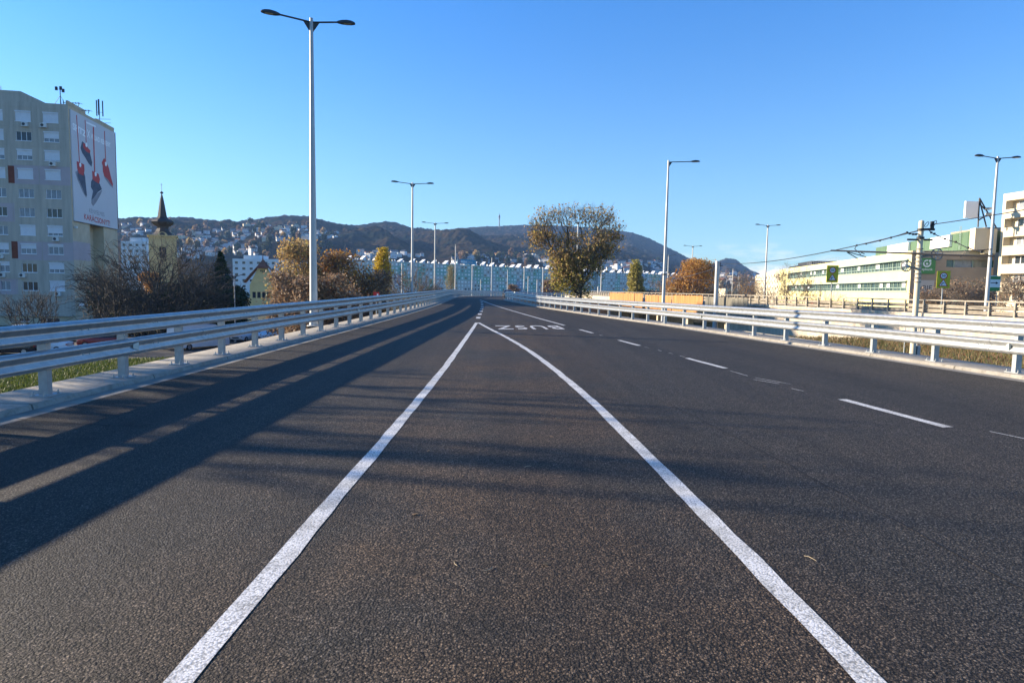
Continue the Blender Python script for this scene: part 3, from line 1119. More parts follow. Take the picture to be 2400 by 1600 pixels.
def lamp(base, top_z, arms, label, r0=0.15, r1=0.065, arm_len=1.22, group=None, collar=False, head_scale=1.0, parts=True):
    base = Vector(base)
    h = top_z - base.z
    o = empty('street_lamp', base)
    tag(o, label, 'street lamp', group)
    mb = MB()
    mb.tube([(0, 0, 0), (0, 0, h * .5), (0, 0, h)], [r0, (r0 + r1) / 2, r1], 14)
    mb.lathe([(r0 + .12, 0), (r0 + .12, .03), (r0 + .02, .05), (r0, .3)], n=14)
    mb.build('pole', [M['polegrey']], o, smooth=True)
    if collar:
        c = MB()
        c.tube([(0, 0, h * .39), (0, 0, h * .39 + .1)], r0 * .86 + .05, 12)
        c.build('collar', [M['dark']], o)
    lens_ = arm_len if isinstance(arm_len, (list, tuple)) else [arm_len] * len(arms)
    for ang, arm_len in zip(arms, lens_):
        d = azv(ang)
        mb = MB()
        mb.tube([(0, 0, h - .16), d * .25 + UP * (h - .13), d * arm_len + UP * (h - .02)], .036, 8)
        p = d.cross(UP) * .012
        mb.prism([d * r1 * .8 + UP * (h - .18) - p, d * .32 + UP * (h - .14) - p, d * r1 * .8 + UP * (h - .55) - p], p * 2)
        a = mb.build('arm', [M['dark']], o)
        hd = link('luminaire', HEAD, a, d * (arm_len - .04) + UP * (h - .02))
        hd.rotation_euler = (0, R_(-4), math.atan2(d.y, d.x))
        hd.scale = (head_scale,) * 3
        if parts:
            link('lens', LENS, hd)
    return o


def lamp_px(px, ytop, Y, base_z, arms, label, **k):
    t = at(px, ytop, Y)
    return lamp((t.x, t.y, base_z), t.z, arms, label, **k)


G1 = 'double-arm lamps along the left kerb'
t1 = at(722, 43, 26.6)
b1 = at(735.5, 765, 26.6)
lamp((b1.x, b1.y, 0.05), t1.z, [-107, 73], 'tallest and nearest double-arm street lamp behind the left guardrail', r0=0.165, r1=0.07, arm_len=[1.22, 1.04], group=G1, head_scale=.9)
lamp_px(967, 428, 69, -4.2, [-102, 78], 'second double-arm street lamp along the left kerb, before the hills', r0=0.17, r1=0.08, arm_len=1.5, group=G1)
lamp_px(1020, 522, 113, -4.2, [-102, 78], 'third double-arm street lamp along the left kerb', r0=0.18, r1=0.09, arm_len=1.6, group=G1)
lamp_px(1068, 573, 175, -4.5, [-95, 85], 'fourth double-arm street lamp, in front of the panel block', r0=0.2, r1=0.11, arm_len=1.7, group=G1, parts=False)
G2 = 'double-arm lamps along the far parallel road'
lamp_px(1567, 376, 55, -3.0, [83], 'single-arm street lamp with a dark collar beyond the right guardrail', r0=0.17, r1=0.075, arm_len=2.0, collar=True)
lamp_px(2339, 367, 51.5, 0.35, [-97, 83], 'tall double-arm street lamp beside the green direction sign', r0=0.16, r1=0.08, arm_len=1.25, group=G2)
lamp_px(1800, 527, 104, 0.35, [-97, 83], 'double-arm street lamp in front of the far end of the yellow building', r0=0.17, r1=0.09, arm_len=1.4, group=G2)
lamp_px(1624, 576, 155, 0.0, [-97, 83], 'double-arm street lamp in front of the orange tree', r0=0.18, r1=0.1, arm_len=1.6, group=G2)
lamp_px(1567, 598, 200, -2.0, [-97, 83], 'double-arm street lamp standing just behind the collared lamp', r0=0.2, r1=0.12, arm_len=1.7, group=G2, parts=False)
lamp_px(1639, 616, 250, -3.0, [90], 'single-arm street lamp whose head shows just right of the orange tree top', r0=0.2, r1=0.12, arm_len=1.6, parts=False)
lamp_px(1718, 630, 210, -3.0, [-90], 'single-arm street lamp right of the near tram pole', r0=0.2, r1=0.12, arm_len=1.4, parts=False)
lamp_px(1731, 646, 260, -3.0, [-97, 83], 'small double-arm street lamp before the bare wood on the right', r0=0.2, r1=0.12, arm_len=1.3, group=G2, parts=False)
lamp_px(1190, 632, 205, -4.5, [60], 'slender single-arm street lamp right above the rail end', r0=0.17, r1=0.1, arm_len=0.8, parts=False)
lamp_px(1355, 520, 118, -4.2, [-100, 80], 'double-arm street lamp mostly hidden inside the big bushy tree', r0=0.17, r1=0.1, arm_len=1.5, group=G1, parts=False)
lamp_px(549, 644, 74, GZ, [-90, 90], 'thin short street lamp in front of the yellow gabled house', r0=0.08, r1=0.05, arm_len=0.7, head_scale=0.7, parts=False)

# plain masts at the far bend
for px, yt, Y, w, lab in ((942, 617, 150, .16, 'plain pale mast rising behind the bare round tree'), (1107, 622, 230, .19, 'plain pale mast right under the teal bank sign'), (1127, 655, 215, .15, 'short pale mast between two taller masts at the bend'),
                          (1153, 604, 235, .19, 'tallest pale mast over the panel block at the bend'), (1229, 627, 225, .2, 'stout pale mast rising over the right guardrail'), (1238, 648, 205, .16, 'short pale mast close beside the stout mast'),
                          (1259, 656, 205, .16, 'short pale mast left of the reddish shrub'), (1273, 627, 215, .2, 'tall pale mast in front of the reddish shrub'), (1410, 625, 190, .2, 'pale mast just right of the big bushy tree'),
                          (1734, 662, 300, .2, 'thin pale post before the low beige building')):
    t = at(px, yt, Y)
    mb = MB()
    mb.tube([(0, 0, 0), (0, 0, t.z + 4.5)], [w, w * .75], 10)
    mb.lathe([(w * .8, t.z + 4.5), (w * .85, t.z + 4.56), (.03, t.z + 4.62)], n=10)
    tag(mb.build('mast', [M['polegrey']], None, (t.x, t.y, -4.5), True), lab, 'mast', 'pale masts at the far bend')

# ------------------------------------------------------------------ parallel road: wall, deck, railing
def line2(y, off=0.0):
    return Vector((38.3 - 0.12 * y + off, y, 0))


d2 = Vector((-0.12, 1, 0)).normalized()
n2v = Vector((-1, -0.12, 0)).normalized()
wy0, wy1 = 10.0, 84.0
mb = MB()
a, b_ = line2(wy0), line2(wy1)
mb.prism([a + UP * -5.4, a + UP * 0.38, a - n2v * 0.4 + UP * 0.38, a - n2v * 0.4 + UP * -5.4], b_ - a)
mb.prism([a + n2v * 0.12 + UP * 0.12, a + n2v * 0.12 + UP * 0.40, a - n2v * 0.5 + UP * 0.40, a - n2v * 0.5 + UP * 0.12], b_ - a)
tag(mb.build('retaining_wall', [M['concrete']]), 'streaky beige concrete retaining wall carrying the parallel road', 'wall')
mb = MB()
c_, e_ = line2(84.0), line2(190)
mb.prism([c_ + n2v * 0.12 + UP * -0.7, c_ + n2v * 0.12 + UP * 0.40, c_ - n2v * 11 + UP * 0.40, c_ - n2v * 11 + UP * -0.7], e_ - c_)
for y in range(90, 190, 14):
    p = line2(y)
    mb.box((p.x + 3, p.y, -3.0), (0.9, 1.2, 4.7))
    mb.box((p.x + 8, p.y, -3.0), (0.9, 1.2, 4.7))
tag(mb.build('viaduct_deck', [M['concrete']]), 'beige concrete viaduct of the parallel road standing on columns', 'viaduct')
mb = MB()
mb.quad(line2(wy0, .4) + UP * .384, line2(wy0, 11) + UP * .384, line2(190, 11) + UP * .384 + Vector((0, 0, .02)), line2(190, .4) + UP * .404)
tag(mb.build('road', [M['asphalt']]), 'grey asphalt of the parallel road beyond the tram line', 'road', kind='structure')

gr = empty('parapet_rail')
tag(gr, 'weathered brown beam railing with square posts along the parallel road', 'railing')
L2 = (line2(170) - line2(12)).length
s0 = line2(12)
for z, h in ((1.46, 0.09),):
    mb = MB()
    mb.prism([s0 + UP * (z - h) + n2v * .07, s0 + UP * z + n2v * .07, s0 + UP * z - n2v * .09, s0 + UP * (z - h) - n2v * .09], d2 * L2)
    mb.build('top_rail', [M['darkrail']], gr)
for z in (0.98, 0.62):
    V, W = [], []
    mb = MB()
    ring = [(-.06 - a_, zz * .85 - .13 + z) for a_, zz in WBC]
    mb.prism([s0 + n2v * a_ + UP * zz for a_, zz in ring], d2 * L2)
    mb.build('rail_beam', [M['darkrail']], gr)
mb = MB()
mb.box((0, 0, .49), (.11, .11, .98))
mb.box((0, 0, .01), (.24, .24, .02))
pm = mb.mesh('post', [M['darkrail']])
k = 0
s = 0.6
while s < L2:
    p = s0 + d2 * s
    if k < 95:
        o = link('post', pm, gr, (p.x, p.y, .40))
        o.rotation_euler = (0, 0, math.atan2(d2.y, d2.x))
    s += 2.0
    k += 1

# hoarding of raw boards before the viaduct
def board_fence(y0, y1, off, z0, z1, material, name, label):
    mb = MB()
    y = y0
    while y < y1:
        w = random.uniform(.28, .42)
        a = line2(y, off)
        z = z1 + random.uniform(-.06, .06)
        q = random.uniform(-.02, .02)
        mb.prism([a + n2v * (.03 + q) + UP * z0, a + n2v * (.03 + q) + UP * z, a + n2v * q + UP * z, a + n2v * q + UP * z0], d2 * (w - .015))
        y += w
    return tag(mb.build(name, material), label, 'fence')


board_fence(86, 97, -2.5, -1.2, 1.20, [M['wood']], 'hoarding', 'orange raw board hoarding, the panel next to the grey boards')
board_fence(98, 110, -2.3, -1.2, 1.05, [M['wood']], 'hoarding', 'orange raw board hoarding, middle panel left of the collared lamp')
board_fence(111, 132, -2.5, -1.2, 1.28, [M['wood']], 'hoarding', 'orange raw board hoarding, far panel behind the yellow-green poplar')
board_fence(74, 85.5, -2.3, -1.2, 1.10, [M['oldwood']], 'hoarding', 'dull grey-brown board hoarding left of the near tram pole')

# low kerb and service lane in the strip before the wall
mb = MB()
a, b_ = line2(14, -10.8), line2(58, -10.8)
mb.prism([a + UP * -2.2, a + UP * -1.62, a + UP * -1.62 + n2v * .25, a + UP * -2.2 + n2v * .25], b_ - a)
tag(mb.build('kerb', [M['kerb']]), 'low concrete kerb edging the weedy strip below the wall', 'kerb', kind='structure')
mb = MB()
mb.quad(line2(14, -19) + UP * -1.785, line2(14, -11.2) + UP * -1.785, line2(48, -11.2) + UP * -1.785, line2(48, -19) + UP * -1.785)
tag(mb.build('path', [M['lot']]), 'dark asphalt lane below the right guardrail', 'path', kind='structure')


def blades(n, fx, h, w, seed, lean=.5):
    g = np.random.default_rng(seed)
    P = np.array([fx(g) for _ in range(n)])
    a = g.random(n) * 6.283
    hh = h * (0.4 + g.random(n) * .9)
    ln = g.normal(0, lean, (n, 2)) * hh[:, None]
    ww = w * (0.5 + g.random(n))
    dx, dy = np.cos(a) * ww, np.sin(a) * ww
    v0 = P + np.stack([-dx, -dy, -0.02 + 0 * a], 1)
    v1 = P + np.stack([dx, dy, -0.02 + 0 * a], 1)
    v2 = P + np.stack([ln[:, 0] + dx * .2, ln[:, 1] + dy * .2, hh], 1)
    V = np.stack([v0, v1, v2], 1).reshape(-1, 3)
    return V, np.arange(3 * n).reshape(-1, 3)


def strip_pt(g):
    s = g.random()
    p = line2(18 + s * 34, -0.3 - 10.2 * g.random() ** 1.4)
    return (p.x, p.y, -1.80)


V, F = blades(30000, strip_pt, .24, .022, 3)
mdry = leaf_mat('weed_blades', [(0.10, 0.13, 0.03), (0.20, 0.17, 0.07), (0.24, 0.14, 0.07), (0.17, 0.07, 0.04), (0.08, 0.11, 0.025), (0.28, 0.21, 0.12)])
tag(link('weeds', np_mesh('weeds', V, F, [mdry])), 'dry reddish and green weeds along the foot of the beige wall', 'weeds', kind='stuff')


def lawn_pt(g):
    a = -math.radians(25 + g.random() * 20)
    r = 38 + 27 * g.random()
    return (r * math.sin(a), r * math.cos(a), GZ)


V, F = blades(42000, lawn_pt, .20, .045, 5)
mgr = leaf_mat('lawn_blades', [(0.07, 0.11, 0.02), (0.12, 0.16, 0.025), (0.17, 0.19, 0.04), (0.06, 0.08, 0.02)])
tag(link('grass', np_mesh('grass', V, F, [mgr])), 'sunlit green lawn below the left kerb', 'grass', kind='stuff')

# parking ground on the left
mb = MB()
pts = [(-75, 52), (-12.5, 49), (-12.5, 92), (-80, 92)]
mb.poly([(x, y, GZ + .012) for x, y in pts])
tag(mb.build('parking_ground', [M['lot']]), 'dark asphalt parking ground below the left guardrail', 'parking ground', kind='structure')

# ------------------------------------------------------------------ cars
def car_meshes():
    mb = MB()
    # stations along x: (x, z0, belt z, roof z, half width belt, half width roof)
    st = [(-2.15, .42, .62, .64, .70, .66), (-2.05, .28, .74, .76, .80, .74), (-1.5, .22, .86, .90, .87, .76), (-0.85, .20, .90, .96, .89, .76), (-0.25, .20, .92, 1.40, .90, .62),
          (0.4, .20, .93, 1.46, .90, .63), (1.15, .20, .95, 1.40, .89, .62), (1.75, .22, .97, 1.02, .87, .70), (2.05, .30, .94, .97, .80, .70), (2.15, .45, .86, .88, .72, .66)]
    vs, fs = [], []
    for x, z0, zb, zr, wb, wr in st:
        vs += [(x, -wb * .94, z0), (x, -wb, (z0 + zb) / 2), (x, -wb * .97, zb), (x, -wr, zr), (x, -wr * .5, zr + .03), (x, wr * .5, zr + .03), (x, wr, zr), (x, wb * .97, zb), (x, wb, (z0 + zb) / 2), (x, wb * .94, z0)]
    k = 10
    for i in range(len(st) - 1):
        for j in range(k):
            j2 = (j + 1) % k
            fs.append((i * k + j, (i + 1) * k + j, (i + 1) * k + j2, i * k + j2))
    fs += [tuple(range(k)), tuple(range((len(st) - 1) * k, len(st) * k))[::-1]]
    mb.add(vs, fs)
    body = mb

    def win(pts, out):
        m_ = MB()
        m_.prism([Vector(p) + Vector(out) * .004 for p in pts], Vector(out) * .008)
        return m_
    ws = win([(-.80, -.66, 1.0), (-.80, .66, 1.0), (-.30, .57, 1.38), (-.30, -.57, 1.38)], (-.6, 0, .8))
    for p_ in range(1):
        pass
    rs = win([(1.68, -.62, 1.08), (1.68, .62, 1.08), (1.22, .56, 1.38), (1.22, -.56, 1.38)], (.6, 0, .8))
    side = MB()
    for s in (-1, 1):
        side.prism([(-.68, s * .862, .97), (1.5, s * .862, 1.0), (1.08, s * .672, 1.36), (-.22, s * .672, 1.36)], (0, s * .012, .006))
    wh = MB()
    wh.tube([(0, -.10, 0), (0, .10, 0)], .31, 20)
    rm = MB()
    rm.tube([(0, -.105, 0), (0, .105, 0)], .20, 14)
    lt = MB()
    lt.box((0, 0, 0), (.10, .34, .13))
    gl = MB()
    gl.box((-2.14, 0, .52), (.06, .8, .14))
    return body, ws, rs, side, wh, rm, lt, gl


_b, _ws, _rs, _side, _wh, _rm, _lt, _gl = car_meshes()
BODY = {c: _b.mesh('body', [M[c]], True) for c in ('carwhite', 'carblack', 'carred', 'carblue', 'rim')}
for me in BODY.values():
    pass
WS, RS, SIDE = _ws.mesh('windscreen', [M['glass']]), _rs.mesh('rear_window', [M['glass']]), _side.mesh('side_windows', [M['glass']])
WHL, RIM = _wh.mesh('tyre', [M['tyre']], True), _rm.mesh('rim', [M['rim']])
HL, TL, GRL = _lt.mesh('headlight', [M['glassblue']]), _lt.mesh('taillight', [M['taillight']]), _gl.mesh('grille', [M['signblack']])


def car(x, y, z, heading, paint, label, scale=1.0):
    o = empty('parked_car', (x, y, z), R_(heading))
    o.scale = (scale,) * 3
    tag(o, label, 'car', 'cars parked below the road')
    link('body', BODY[paint], o)
    link('windscreen', WS, o)
    link('rear_window', RS, o)
    link('side_windows', SIDE, o)
    link('grille', GRL, o)
    for wx in (-1.35, 1.32):
        for wy in (-.80, .80):
            w = empty('wheel', (wx, wy, .31))
            w.parent = o
            link('tyre', WHL, w)
            link('rim', RIM, w)
    for wy in (-.62, .62):
        link('headlight', HL, o, (-2.08, wy, .64))
        link('taillight', TL, o, (2.10, wy, .80))
    return o


def car_px(px, py, Y, heading, paint, label):
    p = at(px, py, Y)
    return car(p.x, p.y, GZ, heading, paint, label)


car_px(576, 790, 76, 82, 'carwhite', 'white parked car facing the road, right of the white van')
car_px(627, 785, 77, 80, 'carwhite', 'white parked car below the guardrail, nearest the tall lamp')
car_px(545, 760, 86, 80, 'carblue', 'dark blue parked car behind the white cars')
car_px(240, 790, 66, 20, 'carred', 'red parked car in the shade of the big willow')
car_px(30, 800, 58, 10, 'carblack', 'black parked car at the left below the tower block')
car_px(105, 790, 60, 12, 'carwhite', 'white parked car at the left below the tower block')
car_px(170, 780, 72, 8, 'carblue', 'dark parked car between the tower block and the red car')
car_px(330, 760, 80, 75, 'carblack', 'black parked car in front of the church garden')
car_px(420, 757, 84, 75, 'rim', 'grey parked car in the row behind the white van')
car_px(470, 755, 86, 78, 'carwhite', 'white parked car half hidden behind the white van')
car_px(515, 756, 88, 78, 'carblack', 'black parked car next to the dark blue car')
car_px(40, 765, 76, 20, 'carwhite', 'white parked car close to the tower block wall')
pz = at(1190, 681, 126)
car(pz.x, pz.y, 0.03, 97, 'carblack', 'black car on the road just behind the rail end')
for i, (px, Y, pt) in enumerate(((1455, 98, 'carwhite'), (1480, 99, 'carblack'), (1500, 96, 'rim'), (1525, 92, 'carblue'), (1665, 62, 'carred'))):
    p = at(px, 720, Y)
    car(p.x, p.y, float(ground_z(p.x, p.y)), 84, pt, ['white', 'black', 'grey', 'dark blue', 'red'][i] + ' parked car seen through the gap under the right guardrail')

# white van
p = at(468, 800, 66)
vn = empty('white_van', (p.x, p.y, GZ), R_(240))
tag(vn, 'white box van parked below the left guardrail, dark marks on its side', 'van')
mb = MB()
st = [(-2.9, .4, 1.15, .85), (-2.75, .3, 1.3, .95), (-2.1, .28, 1.5, 1.0), (-1.45, .28, 2.35, 1.0), (-1.2, .28, 2.5, 1.0), (2.8, .28, 2.5, 1.0), (2.9, .4, 2.42, .97)]
vs, fs = [], []
for x, z0, z1, w in st:
    vs += [(x, -w, z0), (x, -w, z1 * .6), (x, -w * .92, z1), (x, w * .92, z1), (x, w, z1 * .6), (x, w, z0)]
for i in range(len(st) - 1):
    for j in range(6):
        fs.append((i * 6 + j, (i + 1) * 6 + j, (i + 1) * 6 + (j + 1) % 6, i * 6 + (j + 1) % 6))
fs += [tuple(range(6)), tuple(range(36, 42))[::-1]]
mb.add(vs, fs)
mb.build('body', [M['carwhite']], vn)
mb = MB()
mb.prism([(-2.04, -.85, 1.56), (-2.04, .85, 1.56), (-1.5, .8, 2.26), (-1.5, -.8, 2.26)], (-.012, 0, .01))
mb.build('windscreen', [M['glass']], vn)
mb = MB()
for s in (-1, 1):
    mb.prism([(-1.9, s * 1.005, 1.4), (-1.0, s * 1.005, 1.4), (-1.0, s * .985, 2.0), (-1.5, s * .985, 2.0)], (0, s * .01, 0))
mb.build('side_windows', [M['glass']], vn)
for wx in (-1.9, 1.8):
    for wy in (-.92, .92):
        w = empty('wheel', (wx, wy, .34))
        w.parent = vn
        link('tyre', WHL, w)
        link('rim', RIM, w)
for wy in (-.84, .84):
    link('taillight', TL, vn, (2.9, wy, 1.1))
    link('headlight', HL, vn, (-2.82, wy * .85, .95))

# ------------------------------------------------------------------ buildings
def wall_holes(mb, fr, w, z0, z1, holes, depth=.18, mi=0, matfn=None, reveal=None):
    """outer face of a wall with real openings; holes are (u0, u1, za, zb)"""
    o, u, n = fr
    us = sorted({0.0, w, *[h[0] for h in holes], *[h[1] for h in holes]})
    zs = sorted({z0, z1, *[h[2] for h in holes], *[h[3] for h in holes]})
    P = lambda a, b, c: o + u * a + n * b + UP * c
    # merge columns: cut by rows
    for i in range(len(zs) - 1):
        za, zb = zs[i], zs[i + 1]
        zc = (za + zb) / 2
        cuts = sorted([(h[0], h[1]) for h in holes if h[2] <= zc <= h[3]])
        x = 0.0
        for c0, c1 in cuts + [(w, w)]:
            if c0 - x > 1e-4:
                mb.quad(P(x, 0, za), P(c0, 0, za), P(c0, 0, zb), P(x, 0, zb), matfn((x + c0) / 2, zc) if matfn else mi)
            x = c1
    for a, b, c, d in holes:
        r = mi if reveal is None else reveal
        mb.quad(P(a, 0, c), P(b, 0, c), P(b, -depth, c), P(a, -depth, c), r)
        mb.quad(P(a, 0, d), P(a, -depth, d), P(b, -depth, d), P(b, 0, d), r)
        mb.quad(P(a, 0, c), P(a, -depth, c), P(a, -depth, d), P(a, 0, d), r)
        mb.quad(P(b, 0, c), P(b, 0, d), P(b, -depth, d), P(b, -depth, c), r)


def block_rest(mb, fr, w, d, z0, z1, mi=0, skip_side=False):
    """sides, back and roof of a block whose front is made apart"""
    o, u, n = fr
    P = lambda a, b, c: o + u * a - n * b + UP * c
    if not skip_side:
        mb.quad(P(0, 0, z0), P(0, 0, z1), P(0, d, z1), P(0, d, z0), mi)
    mb.quad(P(w, 0, z0), P(w, d, z0), P(w, d, z1), P(w, 0, z1), mi)
    mb.quad(P(w, d, z0), P(0, d, z0), P(0, d, z1), P(w, d, z1), mi)
    mb.quad(P(0, 0, z1), P(w, 0, z1), P(w, d, z1), P(0, d, z1), mi)


def window(fr, a, b, c, d, parent, depth=.16, lights=3, glass='glass', fm='frame', shut=0.0, uneven=True, sill=True, bar=.07, shut_w=1.0):
    """window in an opening: frame with sashes, pane, and perhaps a lowered shutter"""
    mb = MB()
    t = bar
    z_ = -depth
    mb.fbox(fr, a, b, z_, z_ + .06, c, c + t)
    mb.fbox(fr, a, b, z_, z_ + .06, d - t, d)
    xs = np.linspace(a, b, lights + 1)
    for i, x in enumerate(xs):
        x0 = min(max(x - t / 2, a), b - t)
        mb.fbox(fr, x0, x0 + t, z_, z_ + .06, c + t, d - t)
    if sill:
        mb.fbox(fr, a - .06, b + .06, .002, .07, c - .07, c - .002)
    f = mb.build('window', [M[fm]], parent)
    mb = MB()
    mb.fbox(fr, a + .01, b - .01, z_ - .03, z_ + .02, c + .01, d - .01)
    mb.build('pane', [M[glass]], f)
    if shut > 0:
        mb = MB()
        mb.fbox(fr, a + .015, a + (b - a) * shut_w - .015, z_ + .07, z_ + .11, d - (d - c) * shut, d - .01)
        mb.fbox(fr, a - .02, b + .02, z_ + .07, .05, d - .02, d + .16)
        mb.build('shutter', [M['shutter']], f)
    return f


# --- the tower block on the left
YC = 96.0
cor = at(171, 560, YC)
O = Vector((cor.x, cor.y, 0))
uF, nF = azv(-100), azv(170)          # along the front, to the left; out of the front
uS, nS = azv(-10), azv(80)            # along the end wall, away; out of the end wall
FR, SD = (O, uF, nF), (O, uS, nS)
tb_ = empty('apartment_tower', (O.x, O.y, GZ))
tag(tb_, 'grey ten-storey panel apartment block with lilac patches and a banner on its end wall', 'building')
inv_t = Matrix.Translation((-O.x, -O.y, -GZ))


def into(o, root=tb_):
    """keep a child where its world-space mesh puts it"""
    o.parent = root
    o.matrix_parent_inverse = root.matrix_world.inverted()
    return o


class Root:
    """top-level empty whose children are built in world space"""


def wbuild(mb, name, mats, root, smooth=False):
    o = mb.build(name, mats, None, None, smooth)
    o.parent = root
    o.location = -Vector(root.location)
    return o


ROWZ = [at(130, y, YC).z for y in (279, 324, 368, 412, 456, 500, 543, 586, 629, 671)]
ztop, GW = at(165, 245, YC).z, 32.0
cols = [2.35 + 3.62 * k for k in range(8)]
ww, wh_ = 2.05, 1.36
holes, kinds = [], {}
pat = {  # row, column (0 is nearest the corner): shutter share, glass, lights
    (0, 0): (1, .7), (0, 1): (1, .7), (0, 2): (1, .8), (1, 0): (.62, 1), (1, 2): (1, .75), (2, 0): (.92, 1), (2, 1): (.55, 1), (2, 2): (.6, 1), (3, 0): (1, 1), (3, 1): (1, 1), (3, 2): (1, 1),
    (6, 0): (.7, 1), (6, 1): (1, .72), (7, 1): (.45, 1), (7, 2): (.6, 1), (8, 0): (.62, 1), (8, 2): (.3, 1), (9, 0): (1, .72), (7, 0): (.2, 1)}
for r, zc in enumerate(ROWZ):
    for c, uc in enumerate(cols):
        holes.append((uc - ww / 2, uc + ww / 2, zc - wh_ / 2, zc + wh_ / 2))
ledge = at(120, 691, YC).z
shop_top = at(120, 736, YC).z - 0.05
shop = [(2.2, 4.9, GZ + .1, shop_top - .5), (6.2, 8.8, GZ + .6, shop_top - .55), (12, 16, GZ + .1, shop_top - .5), (18, 22, GZ + .1, shop_top - .5), (24, 28, GZ + .1, shop_top - .5)]
pitch_z = ROWZ[0] - ROWZ[1]


def lilac(u, z):
    if z < ledge:
        return 2 if z < shop_top else 0
    r = int(round((ROWZ[0] - z) / pitch_z))
    if r == 3 and u < 7.6:
        return 1
    if r == 7 and u < 7.6:
        return 1
    if r in (1,) and u > 9.8:
        return 1
    if r == 5 and u > 8.6:
        return 1
    if r == 9 and 5 < u < 12:
        return 1
    return 0


# front split into bands one storey high so that the paint patches end at the panel joints
mb = MB()
bz = [GZ - 1, shop_top, ledge] + [ROWZ[0] - (k + .5) * pitch_z for k in range(8, -1, -1)] + [ztop]
ub = [0, 7.6, 9.8, 12.0, GW]
for i in range(len(bz) - 1):
    for j in range(len(ub) - 1):
        hs = [h for h in holes + shop if bz[i] - .01 <= (h[2] + h[3]) / 2 <= bz[i + 1] and ub[j] <= (h[0] + h[1]) / 2 <= ub[j + 1]]
        # cut holes that straddle a band edge
        hs = [(max(h[0], ub[j]) - ub[j], min(h[1], ub[j + 1]) - ub[j], max(h[2], bz[i] + .01), min(h[3], bz[i + 1] - .01)) for h in hs]
        k = lilac((ub[j] + ub[j + 1]) / 2, (bz[i] + bz[i + 1]) / 2)
        wall_holes(mb, (O + uF * ub[j], uF, nF), ub[j + 1] - ub[j], bz[i], bz[i + 1], hs, .2, k)
# end wall with its recess
DW = 15.4
rec0, rec1 = 5.4, 10.2
zb = at(176, 519, 97).z
wall_holes(mb, (O, uS, nS), DW, GZ - 1, ztop, [(rec0, rec1, GZ - 1, zb + .6)], 1.6, 2)
P = lambda a, b, c: O + uS * a - nS * b + UP * c
mb.quad(P(rec0, 1.6, GZ - 1), P(rec1, 1.6, GZ - 1), P(rec1, 1.6, zb + .6), P(rec0, 1.6, zb + .6), 2)
mb.quad(P(0, 0, ztop), P(DW, 0, ztop), P(DW, GW, ztop), P(0, GW, ztop), 0)
mb.quad(P(0, GW, GZ - 1), P(0, GW, ztop), P(DW, GW, ztop), P(DW, GW, GZ - 1), 0)
mb.quad(P(DW, 0, GZ - 1), P(DW, GW, GZ - 1), P(DW, GW, ztop), P(DW, 0, ztop), 0)
# ledge lines
mb.fbox(FR, -.05, GW, .004, .09, ledge - .1, ledge + .02, 0)
mb.fbox(FR, .35, GW, .004, .30, shop_top - .25, shop_top, 0)
for k_ in range(len(ROWZ) + 1):
    zs_ = ROWZ[0] + pitch_z * (.5 - k_)
    if ledge + .3 < zs_ < ztop - .3:
        mb.fbox(FR, .02, GW, .004, .022, zs_ - .03, zs_ + .03, 0)
for k_ in range(1, 9):
    us_ = cols[0] - 1.81 + 3.62 * k_
    if us_ < GW:
        mb.fbox(FR, us_ - .025, us_ + .025, .003, .019, ledge + .05, ztop - .02, 0)
# lilac band on the end wall
zl0, zl1 = ROWZ[7] - pitch_z * .5, ROWZ[7] + pitch_z * .5
mb.fbox(SD, 0.002, rec0 - .002, .003, .008, zl0, zl1, 1)
wbuild(mb, 'walls', [M['panelgrey'], M['panellilac'], M['panelbeige']], tb_)
# raised attic to the left
mb = MB()
z2 = ztop + 1.5
mb.prism([O + uF * u_ - nF * .15 + UP * z_ for u_, z_ in ((2.9, ztop + .004), (6.2, z2), (GW, z2), (GW, ztop + .004))], -nF * 11)
wbuild(mb, 'attic', [M['panelgrey']], tb_)
# small parapet strips over the end wall
mb = MB()
mb.fbox(SD, -.05, 5.3, -.25, .05, ztop + .003, ztop + .55)
mb.fbox(SD, 9.0, DW, -.25, .05, ztop + .003, ztop + .25)
wbuild(mb, 'parapet', [M['panelbeige']], tb_)


def wwindow(root, *a, **k):
    f = window(*a, None, **k)
    f.parent = root
    f.location = -Vector(root.location)
    return f


rr_g = random.Random(3)
for r in range(10):
    for c in range(6):
        i = r * 8 + c
        a, b, cc, dd = holes[i]
        s = pat.get((r, c))
        if s is None and c > 2:
            s = rr_g.choice([(0, 1), (0, 1), (.5, 1), (1, 1), (1, .7)])
        s = s or (0, 1)
        f = window(FR, a, b, cc, dd, None, depth=.15, lights=3, glass=rr_g.choice(['glass', 'glassblue', 'glassblue']), shut=s[0], shut_w=1.0)
        f.parent = tb_
        f.location = -Vector(tb_.location)
for a, b, cc, dd in shop[:3]:
    f = window(FR, a, b, cc, dd, None, depth=.15, lights=3, glass='glass')
    f.parent = tb_
    f.location = -Vector(tb_.location)
for row in (3, 7):
    mb = MB()
    mb.fbox(FR, 7.35 + .05, 8.15 + .05, .006, .03, ROWZ[row] - 1.38, ROWZ[row] + 1.1)
    wbuild(mb, 'rust_panel', [M['rust']], tb_)
